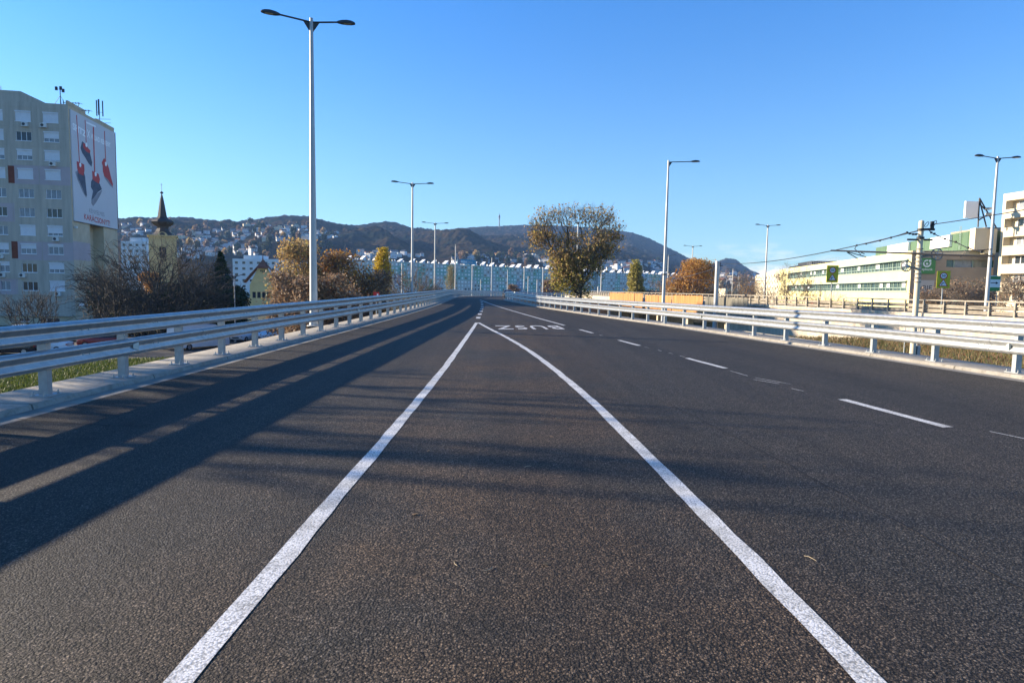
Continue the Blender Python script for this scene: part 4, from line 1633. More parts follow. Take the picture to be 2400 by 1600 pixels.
# air conditioners under the windows
mb = MB()
mb.box((0, 0, 0), (.82, .30, .56))
mb.box((0, -.151, -.40 + .08), (.9, .36, .04))
ACB = mb.mesh('air_conditioner', [M['acwhite']])
mb = MB()
mb.tube([(-.12, -.152, 0), (-.12, -.165, 0)], .21, 18)
FAN = mb.mesh('fan', [M['dark']])
for r, c, du in ((0, 0, .9), (0, 1, -.3), (0, 2, .6), (2, 0, -.1), (2, 2, .5), (6, 0, -.15), (7, 2, .05), (8, 1, .9), (8, 2, -.1), (9, 0, -.1), (9, 2, .9)):
    p = O + uF * (cols[c] + du) + nF * .17 + UP * (ROWZ[r] - wh_ / 2 - .42)
    o = link('air_conditioner', ACB, tb_, p - Vector(tb_.location))
    o.rotation_euler = (0, 0, math.atan2(uF.y, uF.x) + math.pi)
    link('fan', FAN, o)
mb = MB()
mb.fbox(SD, 1.0, 4.3, .004, .06, at(205, 711, 97).z - .45, at(205, 711, 97).z + .35)
wbuild(mb, 'street_plate', [M['signwhite']], tb_)
mb = MB()
mb.box(O + uS * .4 + nS * .3 + UP * (zb - .9), (.35, .3, .3))
wbuild(mb, 'floodlight', [M['acwhite']], tb_)

# --- the advertising banner
bn = empty('advertising_banner', (O.x, O.y, GZ))
tag(bn, 'huge pale banner with four hanging slippers on the end wall of the tower block', 'banner')
bt, bb_ = ztop - .55, zb + .05
b0, b1 = .35, DW - .1
mb = MB()
mb.fbox(SD, b0, b1, .02, .16, bb_, bt, 0)
wbuild(mb, 'cloth', [M['banner']], bn)
mb = MB()
mb.fbox(SD, b1 + .002, b1 + .10, .0, .22, bb_ - .05, bt + .05)
mb.fbox(SD, b0, b1, .002, .2, bb_ - .08, bb_ - .003)
wbuild(mb, 'banner_frame', [M['dark']], bn)
pl0 = O + nS * .165


def bpx(zx, zy):
    """point of the banner, from the 4.357x enlargement of the photograph"""
    return on_plane(zx / 4.357, 200 + zy / 4.357, pl0, nS)


def bpoly(name, pts, m_, lift=0.0, parent=None):
    mb = MB()
    mb.prism([bpx(*p) + nS * lift for p in pts], nS * .012)
    o = mb.build(name, [M[m_]], None)
    o.parent = bn
    o.location = -Vector(bn.location)
    return o


for x0, y0, x1, y1, w in ((781, 305, 812, 800, 7), (868, 355, 880, 590, 6), (953, 425, 966, 900, 11), (1066, 468, 1078, 770, 7)):
    bpoly('hanging_cord', [(x0 - w / 2, y0), (x0 + w / 2, y0), (x1 + w / 2, y1), (x1 - w / 2, y1)], 'bannerred', .002)
sl_ = [
    ([(838, 572), (872, 600), (905, 650), (925, 720), (940, 790), (934, 832), (905, 800), (868, 735), (838, 690), (822, 640)], [(845, 590), (872, 600), (895, 640), (922, 668), (918, 695), (885, 680), (850, 640)], None),
    ([(792, 850), (840, 840), (868, 930), (872, 980), (880, 1060), (888, 1130), (868, 1118), (825, 1010), (790, 930)], [(782, 775), (820, 790), (858, 810), (862, 870), (850, 925), (805, 900), (788, 850)], [(768, 885), (792, 870), (830, 1000), (886, 1125), (880, 1148), (845, 1090), (790, 960)]),
    ([(945, 955), (1010, 990), (1040, 1062), (1000, 1090), (955, 1150), (932, 1170), (950, 1080), (928, 1040), (930, 985)], [(940, 872), (968, 890), (1005, 905), (1020, 960), (1012, 1005), (975, 985), (945, 960)], [(1042, 1070), (1030, 1110), (985, 1190), (950, 1235), (932, 1200), (935, 1160), (1000, 1100)]),
    ([(1060, 920), (1075, 905), (1105, 960), (1150, 1030), (1152, 1050), (1120, 1020), (1070, 950)], [(1062, 742), (1090, 790), (1112, 850), (1128, 920), (1152, 1010), (1150, 1035), (1100, 960), (1065, 930), (1050, 880), (1048, 820), (1038, 790)], None)]
for i, (upper, red, sole) in enumerate(sl_):
    if sole:
        bpoly('slipper_sole', sole, 'bannersole', .002)
    bpoly('slipper', upper, 'bannersole' if i == 3 else 'bannerblue', .006)
    bpoly('slipper_lining', red, 'bannerred', .010)
for x, y in ((880, 610), (818, 815), (975, 910), (1080, 805)):
    bpoly('bow', [(x - 10, y - 20), (x + 6, y - 24), (x + 12, y + 4), (x + 4, y + 24), (x - 8, y + 14)], 'bannerwhite', .014)


def btext(body, tl, tr, bl, m_, bold=0.0):
    a, b, c = bpx(*tl), bpx(*tr), bpx(*bl)
    o = place_text(text_mesh(body, bold=bold), c + nS * .004, (b - a).normalized(), UP, M[m_], 'lettering', None, w=(b - a).length, h=abs((a - c).z), n=nS)
    o.parent = bn
    o.location = -Vector(bn.location)


btext('SPITZ', (742, 380), (880, 470), (742, 450), 'bannerwhite', .035)
btext('X', (890, 450), (922, 468), (890, 530), 'bannerwhite', .02)
btext('VELIAD KEMENY', (928, 492), (1130, 590), (928, 545), 'bannerwhite', .035)
btext('KÉNYELMES', (912, 1245), (1066, 1290), (912, 1300), 'bannersole', .0)
btext('KARÁCSONYT!', (860, 1295), (1124, 1372), (860, 1368), 'bannerred', .015)
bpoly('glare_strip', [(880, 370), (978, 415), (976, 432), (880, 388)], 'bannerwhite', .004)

# --- antennas on the tower roof
def antenna(o, h, label, kind):
    r = empty('roof_antenna', o)
    tag(r, label, 'antenna')
    mb = MB()
    mb.tube([(0, 0, 0), (0, 0, h)], .06, 6)
    if kind == 'mast':
        for k in range(3):
            d = azv(k * 120 + 20)
            mb.tube([d * h * .35, UP * h * .55], .03, 4)
    wb = mb.build('mast', [M['wire']], r)
    mb = MB()
    if kind == 'mast':
        for dx, dz in ((-.55, -.15), (.45, -.45), (0.1, -.1)):
            mb.box((dx, 0, h + dz), (.3, .2, .5))
            mb.tube([(0, 0, h + dz - .1), (dx, 0, h + dz - .1)], .03, 5)
    elif kind == 'cell':
        for k in range(3):
            d = azv(k * 120 + 40) * .5
            mb.box((d.x, d.y, h * .66), (.14, .10, h * .60))
            mb.tube([(0, 0, h * .5), (d.x, d.y, h * .5)], .03, 5)
        for z in (.3, .9):
            mb.tube([(-1.6, 0, z + .1), (2.0, -.3, z)], .035, 5)
    elif kind == 'boom':
        mb.tube([(0, 0, h * .6), (2.6, -.2, h * .55)], .04, 5)
        for k in (1.7, 2.1, 2.5):
            mb.tube([(k, -.5, h * .55), (k + .15, .3, h * .55)], .03, 4)
        mb.tube([(2.5, -.2, h * .55), (2.3, -.2, h * .55 - .5)], .05, 4)
    mb.build('antenna_head', [M['wire']], r)
    return r


antenna(O + uF * 1.4 - nF * 1.0 + UP * ztop, 2.6, 'guyed mast with small antenna boxes at the front corner of the tower block roof', 'mast')
antenna(O + uS * 2.0 - nS * 1.5 + UP * ztop, 1.1, 'dark horizontal boom over the banner, nearer one', 'boom')
antenna(O + uS * 4.4 - nS * 1.2 + UP * (ztop - .3), .9, 'dark horizontal boom over the banner, second one', 'boom')
antenna(O + uS * 12.6 - nS * 1.0 + UP * ztop, 4.2, 'cluster of cell antennas at the far end of the tower block roof', 'cell')
mb = MB()
for du in (0, .7):
    mb.tube([O + uF * (9.7 + du) - nF * 2 + UP * z2, O + uF * (9.7 + du) - nF * 2 + UP * (z2 + 1.0)], .05, 6)
tag(mb.build('roof_vent', [M['panelgrey']]), 'pair of thin vent pipes on the raised left roof of the tower block', 'vent')

# little outbuilding in the shade behind the tower block
p = at(268, 735, 118)
mb = MB()
fr_ = (Vector((p.x - 4.5, p.y, 0)), azv(90), azv(180))
wall_holes(mb, fr_, 9, GZ - 1, -.6, [(1 + 1.3 * k, 1.7 + 1.3 * k, GZ + .8, GZ + 2.6) for k in range(4)], .2)
block_rest(mb, fr_, 9, 7, GZ - 1, -.6)
ob = mb.build('outbuilding', [M['housewall']])
tag(ob, 'low yellow outbuilding in the shade behind the tower block', 'building')
for k in range(4):
    mb = MB()
    mb.fbox(fr_, 1.0 + 1.3 * k, 1.7 + 1.3 * k, -.19, -.15, GZ + .8, GZ + 2.6)
    mb.build('window', [M['glass']], ob)

# --- church tower with onion spire
ct = at(384, 640, 158)
ch = empty('church_tower', (ct.x, ct.y, GZ), R_(27))
tag(ch, 'yellow church tower with a dark onion-shaped spire and ball finial', 'church tower')
zc = lambda y: at(384, y, 158).z - GZ
W2 = 2.95
mb = MB()
z1 = zc(556)
fr_ = (Vector((-W2, -W2, 0)), Vector((1, 0, 0)), Vector((0, -1, 0)))
wall_holes(mb, fr_, 2 * W2, 0, z1, [(W2 - .75, W2 + .75, zc(606), zc(580))], .35)
block_rest(mb, fr_, 2 * W2, 2 * W2, 0, z1)
for s in (-1, 1):
    mb.fbox(fr_, W2 + s * (W2 - .35) - .35, W2 + s * (W2 - .35) + .35, .003, .14, 0, z1 - .5)
mb.build('walls', [M['tower']], ch)
mb = MB()
mb.box((0, 0, z1 + .15), (2 * W2 + .7, 2 * W2 + .7, .3))
mb.prism([(1.15 * math.cos(a), -W2 - .12, z1 + .1 + 1.0 * math.sin(a)) for a in np.linspace(0, math.pi, 12)], (0, .3, 0))
mb.build('cornice', [M['tower']], ch)
mb = MB()
mb.fbox(fr_, W2 - .75, W2 + .75, -.34, -.30, zc(606), zc(580))
mb.build('louvre', [M['signblack']], ch)
mb = MB()
mb.disc((0, -W2 - .135, z1 + .42), (1, 0, 0), (0, 0, 1), .55, 20)
mb.build('clock_face', [M['dark']], ch)
z2_ = z1 + .3
sc_ = 158 / FPX
pr = [(W2 + .10, 0), (2.25, zc(549.5) - z2_), (1.62, zc(543) - z2_), (1.30, zc(536) - z2_), (1.38, zc(531.5) - z2_), (1.95, zc(528.5) - z2_), (2.50, zc(524.5) - z2_), (2.66, zc(521) - z2_), (2.35, zc(517) - z2_), (1.50, zc(513) - z2_), (1.08, zc(508) - z2_),
      (.72, zc(485) - z2_), (.40, zc(466) - z2_), (.14, zc(456) - z2_), (.10, zc(455) - z2_)]
mb = MB()
mb.lathe(pr, (0, 0, z2_), 8, rot=math.pi / 8)
sp = mb.build('spire', [M['towerroof']], ch)
mb = MB()
zb_ = zc(452)
mb.lathe([(.05, -.3), (.30, -.18), (.40, 0), (.30, .2), (.05, .35)], (0, 0, zb_), 10)
mb.tube([(0, 0, zb_), (0, 0, zc(430))], .045, 6)
mb.box((0, 0, zc(433)), (.5, .06, .06))
mb.build('finial', [M['towerroof']], sp)

# nave roof behind the trees
# --- yellow gabled house
hp = at(617, 700, 150)
hs = empty('gabled_house', (hp.x, hp.y, GZ), R_(19))
tag(hs, 'yellow gabled house with a steep brown hipped roof and pointed tip', 'house')
zh = lambda y: at(617, y, 150).z - GZ
hw = 2.9
mb = MB()
eave, apex = zh(668), zh(622)
fr_ = (Vector((-hw, 0, 0)), Vector((1, 0, 0)), Vector((0, -1, 0)))
wins = [(.55 + 1.05 * k, 1.3 + 1.05 * k, zh(698.5), zh(684)) for k in range(5)]
wall_holes(mb, fr_, 2 * hw, 0, eave, wins, .2)
mb.prism([(-hw, 0, eave), (hw, 0, eave), (1.1, 0, zh(628.5)), (-1.1, 0, zh(628.5))], (0, .3, 0))
block_rest(mb, fr_, 2 * hw, 9, 0, eave)
mb.build('walls', [M['housewall']], hs)
for a, b, c, d in wins:
    f = window(fr_, a, b, c, d, hs, depth=.18, lights=1, sill=False, fm='oldwood', glass='glass')
mb = MB()
for x, w, z, hh in ((-.42, .28, 635, .35), (0, .22, 636.5, .55), (.42, .28, 635, .35)):
    mb.box((x, -.01, zh(z)), (w, .03, hh))
mb.build('gable_vents', [M['signblack']], hs)
mb = MB()
zr, tip = zh(627.5), zh(609)
zhip = zh(627)
yb = 9.6
ov = .75
L_, Rr = (-4.35, eave - .75), (4.35, eave - .75)
sec = [(-hw - 1.25, zh(663)), (-1.15, zh(629)), (-.02, tip - .2), (.02, tip - .2), (1.15, zh(629)), (hw + 1.25, zh(663))]
for s in (-1, 1):
    a, b, c = Vector((s * (hw + 1.3), -ov, zh(663.5))), Vector((s * 1.2, -ov, zhip)), Vector((s * .05, 2.0, tip - .1))
    a2, c2 = Vector((s * (hw + 1.3), yb, zh(663.5))), Vector((s * .05, yb, tip - .1))
    t_ = Vector((0, 0, .28))
    mb.add([a, b, c, c2, a2, a + t_, b + t_, c + t_, c2 + t_, a2 + t_], ((4, 3, 2, 1, 0), (5, 6, 7, 8, 9), (0, 1, 6, 5), (1, 2, 7, 6), (2, 3, 8, 7), (3, 4, 9, 8), (4, 0, 5, 9)))
a, b, c = Vector((-1.2, -ov, zhip + .05)), Vector((1.2, -ov, zhip + .05)), Vector((0, 1.2, tip + .2))
mb.add([a, b, c, a - UP * .25, b - UP * .25, c - UP * .25], ((0, 1, 2), (3, 5, 4), (0, 3, 4, 1), (1, 4, 5, 2), (2, 5, 3, 0)))
rf = mb.build('roof', [M['tile']], hs)
mb = MB()
mb.lathe([(.55, -1.2), (.22, -.4), (.10, .3), (.04, 1.3)], (0, 1.0, tip + .2), 8)
mb.build('finial', [M['tile']], rf)

# --- white stepped blocks in the middle distance
def grid_block(name, px0, px1, ytop, ybase, Y, ang, depth, mat_wall, label, fl=3.0, colw=3.4, win=(1.7, 1.2), pent=None, wm='glass', maxw=100):
    a, b = at(px0, ytop, Y), at(px1, ytop, Y)
    w = (b - a).length
    o = Vector((a.x, a.y, 0))
    u = azv(ang)
    n = azv(ang + 90)
    w = w / max(.2, abs(u.x))
    zt = a.z
    z0 = min(GZ - 1, at(px0, ybase, Y).z)
    r = empty(name, (o.x, o.y, z0))
    tag(r, label, 'building')
    holes = []
    z = zt - 2.0
    while z - win[1] > z0 + .3:
        x = colw * .5
        while x + win[0] / 2 < w - .4:
            holes.append((x - win[0] / 2, x + win[0] / 2, z - win[1] / 2, z + win[1] / 2))
            x += colw
        z -= fl
    mb = MB()
    fr = (o, u, n)
    wall_holes(mb, fr, w, z0, zt, holes, .3)
    block_rest(mb, fr, w, depth, z0, zt)
    wbuild(mb, 'walls', [M[mat_wall]], r)
    for h in holes[:maxw]:
        mb = MB()
        mb.fbox(fr, h[0], h[1], -.28, -.22, h[2], h[3])
        wbuild(mb, 'window', [M[wm]], r)
    if holes[maxw:]:
        mb = MB()
        for h in holes[maxw:]:
            mb.fbox(fr, h[0], h[1], -.28, -.22, h[2], h[3])
        wbuild(mb, 'windows', [M[wm]], r)['kind'] = 'stuff'
    if pent:
        mb = MB()
        mb.fbox(fr, w * pent[0], w * pent[1], -depth * .8, -1.0, zt + .004, zt + pent[2])
        wbuild(mb, 'penthouse', [M[mat_wall]], r)
    return r


grid_block('white_block', 545, 720, 606, 680, 330, 94, 14, 'white', 'white flat-roofed apartment block behind the yellow gabled house', fl=3.0, colw=3.9, pent=(.14, .36, 1.9))
grid_block('white_block', 283, 348, 565, 640, 340, 96, 12, 'white', 'pale apartment block between the tower block and the church', fl=3.0, colw=3.6, pent=(.3, .8, 2.0))
grid_block('low_building', 1700, 1745, 676, 700, 300, 92, 12, 'cream', 'low beige flat-roofed building left of the yellow building', fl=3.2, colw=4)

# --- the long panel estate
def panel_estate(px0, Y0, px1, Y1, label, ytop0, nfl, seed):
    g = random.Random(seed)
    a, b = at(px0, ytop0, Y0), at(px1, ytop0, Y1)
    zt = a.z
    o = Vector((a.x, a.y, 0))
    u = Vector((b.x - a.x, b.y - a.y, 0))
    w = u.length
    u.normalize()
    n = Vector((u.y, -u.x, 0))
    z0 = -8.0
    r = empty('panel_estate', (o.x, o.y, z0))
    tag(r, label, 'building')
    fl = 2.75
    cw = 3.3
    fr = (o, u, n)
    nc = int(w / cw)
    cells = MB()
    cols_ = [(M_[0], M_[1], M_[2]) for M_ in ()]
    wins = []
    # coloured panels: whole patches of cells share a paint
    paint = {}
    for c in range(nc):
        for f in range(nfl):
            paint[(c, f)] = 0
    for k in range(int(nc * 1.5)):
        c0, f0 = g.randrange(nc), g.randrange(nfl)
        cwid, fhei = g.randint(1, 4), g.randint(1, 3)
        pc = g.choice([1, 1, 2, 2, 3, 4])
        for c in range(c0, min(nc, c0 + cwid)):
            for f in range(f0, min(nfl, f0 + fhei)):
                paint[(c, f)] = pc
    for c in range(nc):
        stair = (c % 9 == 8)
        for f in range(nfl):
            ztc = zt - .5 - f * fl
            wd = g.choice([1.5, 1.5, 1.8, 2.2])
            wh = 1.35 if not stair else .9
            h = [(cw / 2 - wd / 2, cw / 2 + wd / 2, ztc - .8 - wh, ztc - .8)]
            k = paint[(c, f)] if not stair else (2 if g.random() < .7 else 1)
            frc = (o + u * (c * cw), u, n)
            wall_holes(cells, frc, cw, ztc - fl, ztc, h, .22, k)
            wins.append((frc, h[0], g.random()))
    zbot = zt - .5 - nfl * fl
    cells.fbox(fr, 0, nc * cw, -12, -.01, z0, zbot, 0)
    cells.fbox(fr, 0, nc * cw, -12, -.35, zbot, zt, 0)
    cells.fbox(fr, 0, nc * cw, -.34, .02, zt - .5, zt, 0)
    wbuild(cells, 'walls', [M['est0'], M['est1'], M['est2'], M['est3'], M['est4']], r)
    order = sorted(wins, key=lambda q: -q[1][3])
    for frc, h, q in order[:96]:
        mb = MB()
        mb.fbox(frc, h[0], h[1], -.2, -.1, h[2], h[3])
        wbuild(mb, 'window', [M['estwin'] if q < .72 else M['glass']], r)
    mb, md = MB(), MB()
    for frc, h, q in order[96:]:
        (mb if q < .72 else md).fbox(frc, h[0], h[1], -.2, -.1, h[2], h[3])
    if mb.f:
        wbuild(mb, 'pale_windows', [M['estwin']], r)['kind'] = 'stuff'
    if md.f:
        wbuild(md, 'dark_windows', [M['glass']], r)['kind'] = 'stuff'
    # roof heads with sunlit slanting tops, chimneys
    x = 3.0
    while x < nc * cw - 5:
        wd = g.uniform(3.6, 5.0)
        c = o + u * x - n * g.uniform(2, 5)
        hh = g.uniform(1.6, 2.9)
        mb = MB()
        dp = g.uniform(3.4, 4.6)
        mb.prism([c + UP * (zt + .6), c + u * 2.9 + UP * (zt + .6 + hh), c + u * 2.9 + UP * (zt + .25 + hh), c + UP * (zt + .25)], -n * dp)
        mb.prism([c + u * .5 - n * .3 + UP * (zt + .002), c + u * 2.6 - n * .3 + UP * (zt + .002), c + u * 2.6 - n * .3 + UP * (zt + hh - .1), c + u * .5 - n * .3 + UP * (zt + .55)], -n * (dp - .6))
        wbuild(mb, 'roof_house', [M['white']], r)
        for k in range(g.randint(1, 3)):
            mb = MB()
            cc = c + u * (wd + 1.8 + k * 1.1) - n * g.uniform(0, 4)
            mb.box((cc.x, cc.y, zt + .55), (.7, .7, g.uniform(1.1, 2.0)), .7)
            wbuild(mb, 'chimney', [M['cream'] if g.random() < .4 else M['white']], r)
        x += wd + g.uniform(4.0, 8.0)
    return r, o, u, n, zt


M['est0'] = mat('estate_grey', (0.52, 0.49, 0.44), 0.9, var=0.10, scale=.3)
M['est1'] = mat('estate_green', (0.22, 0.40, 0.24), 0.9, var=0.12, scale=.3)
M['est2'] = mat('estate_teal', (0.28, 0.46, 0.38), 0.9, var=0.12, scale=.3)
M['est3'] = mat('estate_blue', (0.26, 0.29, 0.38), 0.9, var=0.12, scale=.3)
M['est4'] = mat('estate_pale', (0.55, 0.54, 0.48), 0.9, var=0.1, scale=.3)
M['estwin'] = mat('estate_window', (0.80, 0.78, 0.74), 0.3, var=0.3, scale=.25)
es, eo, eu, en, ezt = panel_estate(815, 421, 1400, 603, 'long green, blue and grey panel block stretching across the valley', 607, 9, 11)
panel_estate(1402, 600, 1600, 676, 'farther grey and green panel block right of the big bushy tree', 637, 9, 12)
# bank sign on the estate's roof
q0 = at(1071, 622, 500)
s0_ = on_plane(1072, 621, eo - en * 1.5, en)
s1_ = on_plane(1116, 621, eo - en * 1.5, en)
bs = empty('roof_sign', (s0_.x, s0_.y, ezt))
tag(bs, 'dark blue and teal MBH BANK sign standing on the roof of the long panel block', 'sign')
wS = (s1_ - s0_).length
frs = (Vector((s0_.x, s0_.y, 0)), eu, en)
mb = MB()
mb.fbox(frs, 0, wS, -.3, 0, ezt + .5, ezt + 4.3)
for k in range(6):
    mb.fbox(frs, .5 + k * (wS - 1.2) / 5, .7 + k * (wS - 1.2) / 5, -.3, -.1, ezt + .002, ezt + .5)
wbuild(mb, 'panel', [M['signteal']], bs)
mb = MB()
mb.prism([frs[0] + eu * .1 + en * .01 + UP * (ezt + .6), frs[0] + eu * wS * .30 + en * .01 + UP * (ezt + .6), frs[0] + eu * wS * .14 + en * .01 + UP * (ezt + 4.2), frs[0] + eu * .1 + en * .01 + UP * (ezt + 4.2)], en * .03)
wbuild(mb, 'blue_corner', [M['signblue'] if 'signblue' in M else M['carblue']], bs)
for body, x0, x1, z_0, z_1, bd in (('MBH', .18, .50, 1.4, 3.2, .02), ('BANK', .54, .80, 1.5, 3.0, 0)):
    o = place_text(text_mesh(body, bold=bd), frs[0] + eu * wS * x0 + en * .06 + UP * (ezt + z_0), eu, UP, M['signwhite'] if bd else M['est4'], 'lettering', None, w=wS * (x1 - x0), h=z_1 - z_0, n=en)
    o.parent = bs
    o.location = -Vector(bs.location)

# --- telecom tower on the ridge
tp = on_hill(1170, 533.5) or at(1170, 533, 2450)
k_ = math.hypot(tp.x, tp.y) / FPX
tv = empty('tv_tower', tp)
tag(tv, 'slim concrete television tower on the hill ridge', 'tower')
mb = MB()
H_ = 33 * k_
mb.lathe([(2.6, -12), (2.2, 0), (1.6, H_ * .52), (2.4, H_ * .60), (3.1, H_ * .66), (3.1, H_ * .69), (2.2, H_ * .70)], n=12)
mb.build('shaft', [M['kerb']], tv)
mb = MB()
mb.lathe([(2.2, H_ * .70), (3.4, H_ * .72), (3.4, H_ * .78), (2.6, H_ * .83), (2.0, H_ * .86), (.7, H_ * .87), (.5, H_ * 1.0), (.1, H_ * 1.02)], n=12)
mb.build('pod', [M['dark']], tv)

# --- the long yellow office building on the right
cy_ = at(2131, 690, 100)
O2 = Vector((cy_.x, cy_.y, 0))
uY, nY = azv(10.8), azv(10.8 - 90)        # along the long front, away; out to the left
uB, nB = azv(100.8), azv(190.8)           # along the end wall, to the right; out towards us
FY, FB = (O2, uY, nY), (O2, uB, nB)
yb_ = empty('office_building', (O2.x, O2.y, GZ))
tag(yb_, 'long yellow office building with green ribbon windows, brown end wall and green attic', 'building')
zroof = at(2131, 587, 100).z
zw = [(at(2131, 630, 100).z, at(2131, 609, 100).z), (at(2131, 681, 100).z, at(2131, 660, 100).z)]
LY, WB_ = 93.0, 11.4
mb = MB()
h1 = [(1.2, 82.0, zw[0][0], zw[0][1]), (1.2, 82.0, zw[1][0], zw[1][1]), (1.2, 60, zw[1][0] - 4.2, zw[1][1] - 4.2)]
wall_holes(mb, FY, LY, GZ - 1, zroof, h1, .55, 0, reveal=2)
h2 = [(4.9, WB_ - .05, at(2231, 626, 99).z, at(2231, 609, 99).z), (4.9, WB_ - .05, at(2231, 674, 99).z, at(2231, 659, 99).z)]
wall_holes(mb, FB, WB_, GZ - 1, zroof - .6, h2, .5, 1, reveal=2)
P = lambda a, b, c: O2 + uB * a + uY * b + UP * c
mb.quad(P(0, 0, zroof), P(WB_, 0, zroof), P(WB_, LY, zroof), P(0, LY, zroof), 3)
mb.fbox(FB, 0, WB_, -.4, .12, zroof - .6 + .003, zroof, 3)
mb.quad(P(WB_, 0, GZ - 1), P(WB_, LY, GZ - 1), P(WB_, LY, zroof), P(WB_, 0, zroof), 1)
mb.quad(P(0, LY, GZ - 1), P(0, LY, zroof), P(WB_, LY, zroof), P(WB_, LY, GZ - 1), 0)
# cladding joints of the end wall stand a little proud
z = GZ
k = 0
while z < zroof - 1.2:
    segs = [(0, WB_)]
    for hh in h2:
        if hh[2] - .6 < z < hh[3] + .05:
            segs = [(0, hh[0] - .02)]
    for a, b in segs:
        mb.fbox(FB, a, b, .003, .035, z, z + .48, 1)
    z += .56
    k += 1
# green cornices over the ribbon windows
for za, zb2 in zw:
    mb.fbox(FY, 1.0, 82.2, .004, .28, zb2 + .02, zb2 + .20, 4)
    mb.fbox(FY, 1.0, 82.2, .004, .10, za - .16, za - .02, 4)
wbuild(mb, 'walls', [M['yellow'], M['brownclad'], M['greenclad'], M['cream'], M['greenframe']], yb_)
g4 = random.Random(5)
for hi, (a, b, c, d) in enumerate(h1[:2]):
    x = a
    while x < b - .5:
        wdt = min(g4.choice([3.2, 3.2, 4.0]), b - x)
        mb = MB()
        for xx in (x, x + wdt * .45, x + wdt - .10):
            mb.fbox(FY, xx, xx + .12, -.5, -.38, c + .005, d - .005)
        mb.fbox(FY, x + .13, x + wdt * .45 - .01, -.5, -.40, c + .42, c + .52)
        mb.fbox(FY, x + wdt * .45 + .13, x + wdt - .11, -.5, -.40, c + .42, c + .52)
        mb.fbox(FY, x + wdt * .22, x + wdt * .22 + .09, -.5, -.41, c + .53, d - .005)
        f = wbuild(mb, 'window', [M['greenframe']], yb_)
        mb = MB()
        mb.fbox(FY, x + .01, x + wdt - .01, -.53, -.47, c + .01, d - .01)
        pn = link('pane', mb.mesh('pane', [M['greenglass']]), f)
        if g4.random() < .35:
            mb = MB()
            mb.fbox(FY, x + wdt * .48, x + wdt - .15, -.465, -.455, c + .55, d - .02)
            link('blind', mb.mesh('blind', [M['shutter']]), f)
        x += wdt
for a, b, c, d in h2:
    x = a
    for wdt, gm in ((1.2, 'greenglass'), (2.6, 'glassblue'), (b - a - 3.8, 'greenglass')):
        mb = MB()
        mb.fbox(FB, x, x + .1, -.5, -.38, c + .005, d - .005)
        mb.fbox(FB, x + wdt - .1, x + wdt, -.5, -.38, c + .005, d - .005)
        f = wbuild(mb, 'window', [M['greenframe']], yb_)
        mb = MB()
        mb.fbox(FB, x + .01, x + wdt - .01, -.53, -.47, c + .01, d - .01)
        link('pane', mb.mesh('pane', [M[gm]]), f)
        x += wdt
# attic storey
oa = at(2271, 600, 98)
FA = (Vector((oa.x, oa.y, 0)), uY, nY)
za_ = at(2271, 541, 98).z
mb = MB()
mb.fbox(FA, 0, 39, -6, 0, zroof + .004, za_)
for k in range(13):
    mb.fbox(FA, k * 3.0 + .6, k * 3.0 + .68, .002, .03, zroof + .01, za_ - .01)
wbuild(mb, 'attic', [M['greenclad']], yb_)
mb = MB()
mb.fbox(FA, -1.6, -.01, -1.5, .1, zroof + .004, za_ + .3)
mb.fbox(FA, -1.2, -.01, -3.0, -1.51, zroof - .5, za_ + .2)
wbuild(mb, 'stair_head', [M['cream']], yb_)
for u0, u1, pxs in ((5.6, 12.4, None), (21.5, 31.5, None)):
    mb = MB()
    mb.fbox(FA, u0, u1, .05, .45, zroof + 1.0, za_ - .12)
    wbuild(mb, 'sign_board', [M['signwhite']], yb_)
# railing along the roof edge, roof plant
mb = MB()
for z in (.5, 1.0):
    mb.tube([O2 + uY * 40 - nY * 1.0 + UP * (zroof + z), O2 + uY * 66 - nY * 1.0 + UP * (zroof + z)], .03, 4)
for k in range(14):
    q = O2 + uY * (40 + 2 * k) - nY * 1.0
    mb.tube([q + UP * zroof, q + UP * (zroof + 1)], .025, 4)
wbuild(mb, 'roof_railing', [M['zincpost']], yb_)
mb = MB()
mb.fbox(FY, 66, 80, -8, -2, zroof + .004, zroof + 1.4)
mb.fbox(FY, 80.5, 90, -8, -2, zroof + .004, zroof + .8)
wbuild(mb, 'roof_plant', [M['dark']], yb_)
# ladder on the attic
mb = MB()
for du in (0, .45):
    mb.tube([FA[0] + uY * (2.6 + du) + nY * .15 + UP * (zroof + .3), FA[0] + uY * (2.6 + du) + nY * .15 + UP * (za_ + 1.0)], .04, 5)
for k in range(11):
    q = FA[0] + uY * 2.6 + nY * .15 + UP * (zroof + .5 + .33 * k)
    mb.tube([q, q + uY * .45], .03, 4)
wbuild(mb, 'ladder', [M['greenframe']], yb_)


def wall_sign(name, label, px0, py0, px1, py1, o, n, base_mat, u):
    a, b = on_plane(px0, py1, o, n), on_plane(px1, py0, o, n)
    w = (b - a).dot(u)
    h = b.z - a.z
    r = empty(name, a)
    tag(r, label, 'sign')
    fr = (Vector((a.x, a.y, 0)), u, n)
    mb = MB()
    mb.fbox(fr, 0, w, 0, .12, a.z, a.z + h)
    wbuild(mb, 'panel', [M[base_mat]], r)
    return r, fr, w, h, a.z


def sign_text(r, fr, body, u0, z0, w, h, m_, bold=0.0, n_off=.125):
    o, u, n = fr
    t = place_text(text_mesh(body, bold=bold), o + u * u0 + n * n_off + UP * z0, u, UP, M[m_], 'lettering', None, w=w, h=h, n=n)
    t.parent = r
    t.location = -Vector(r.location)
    return t


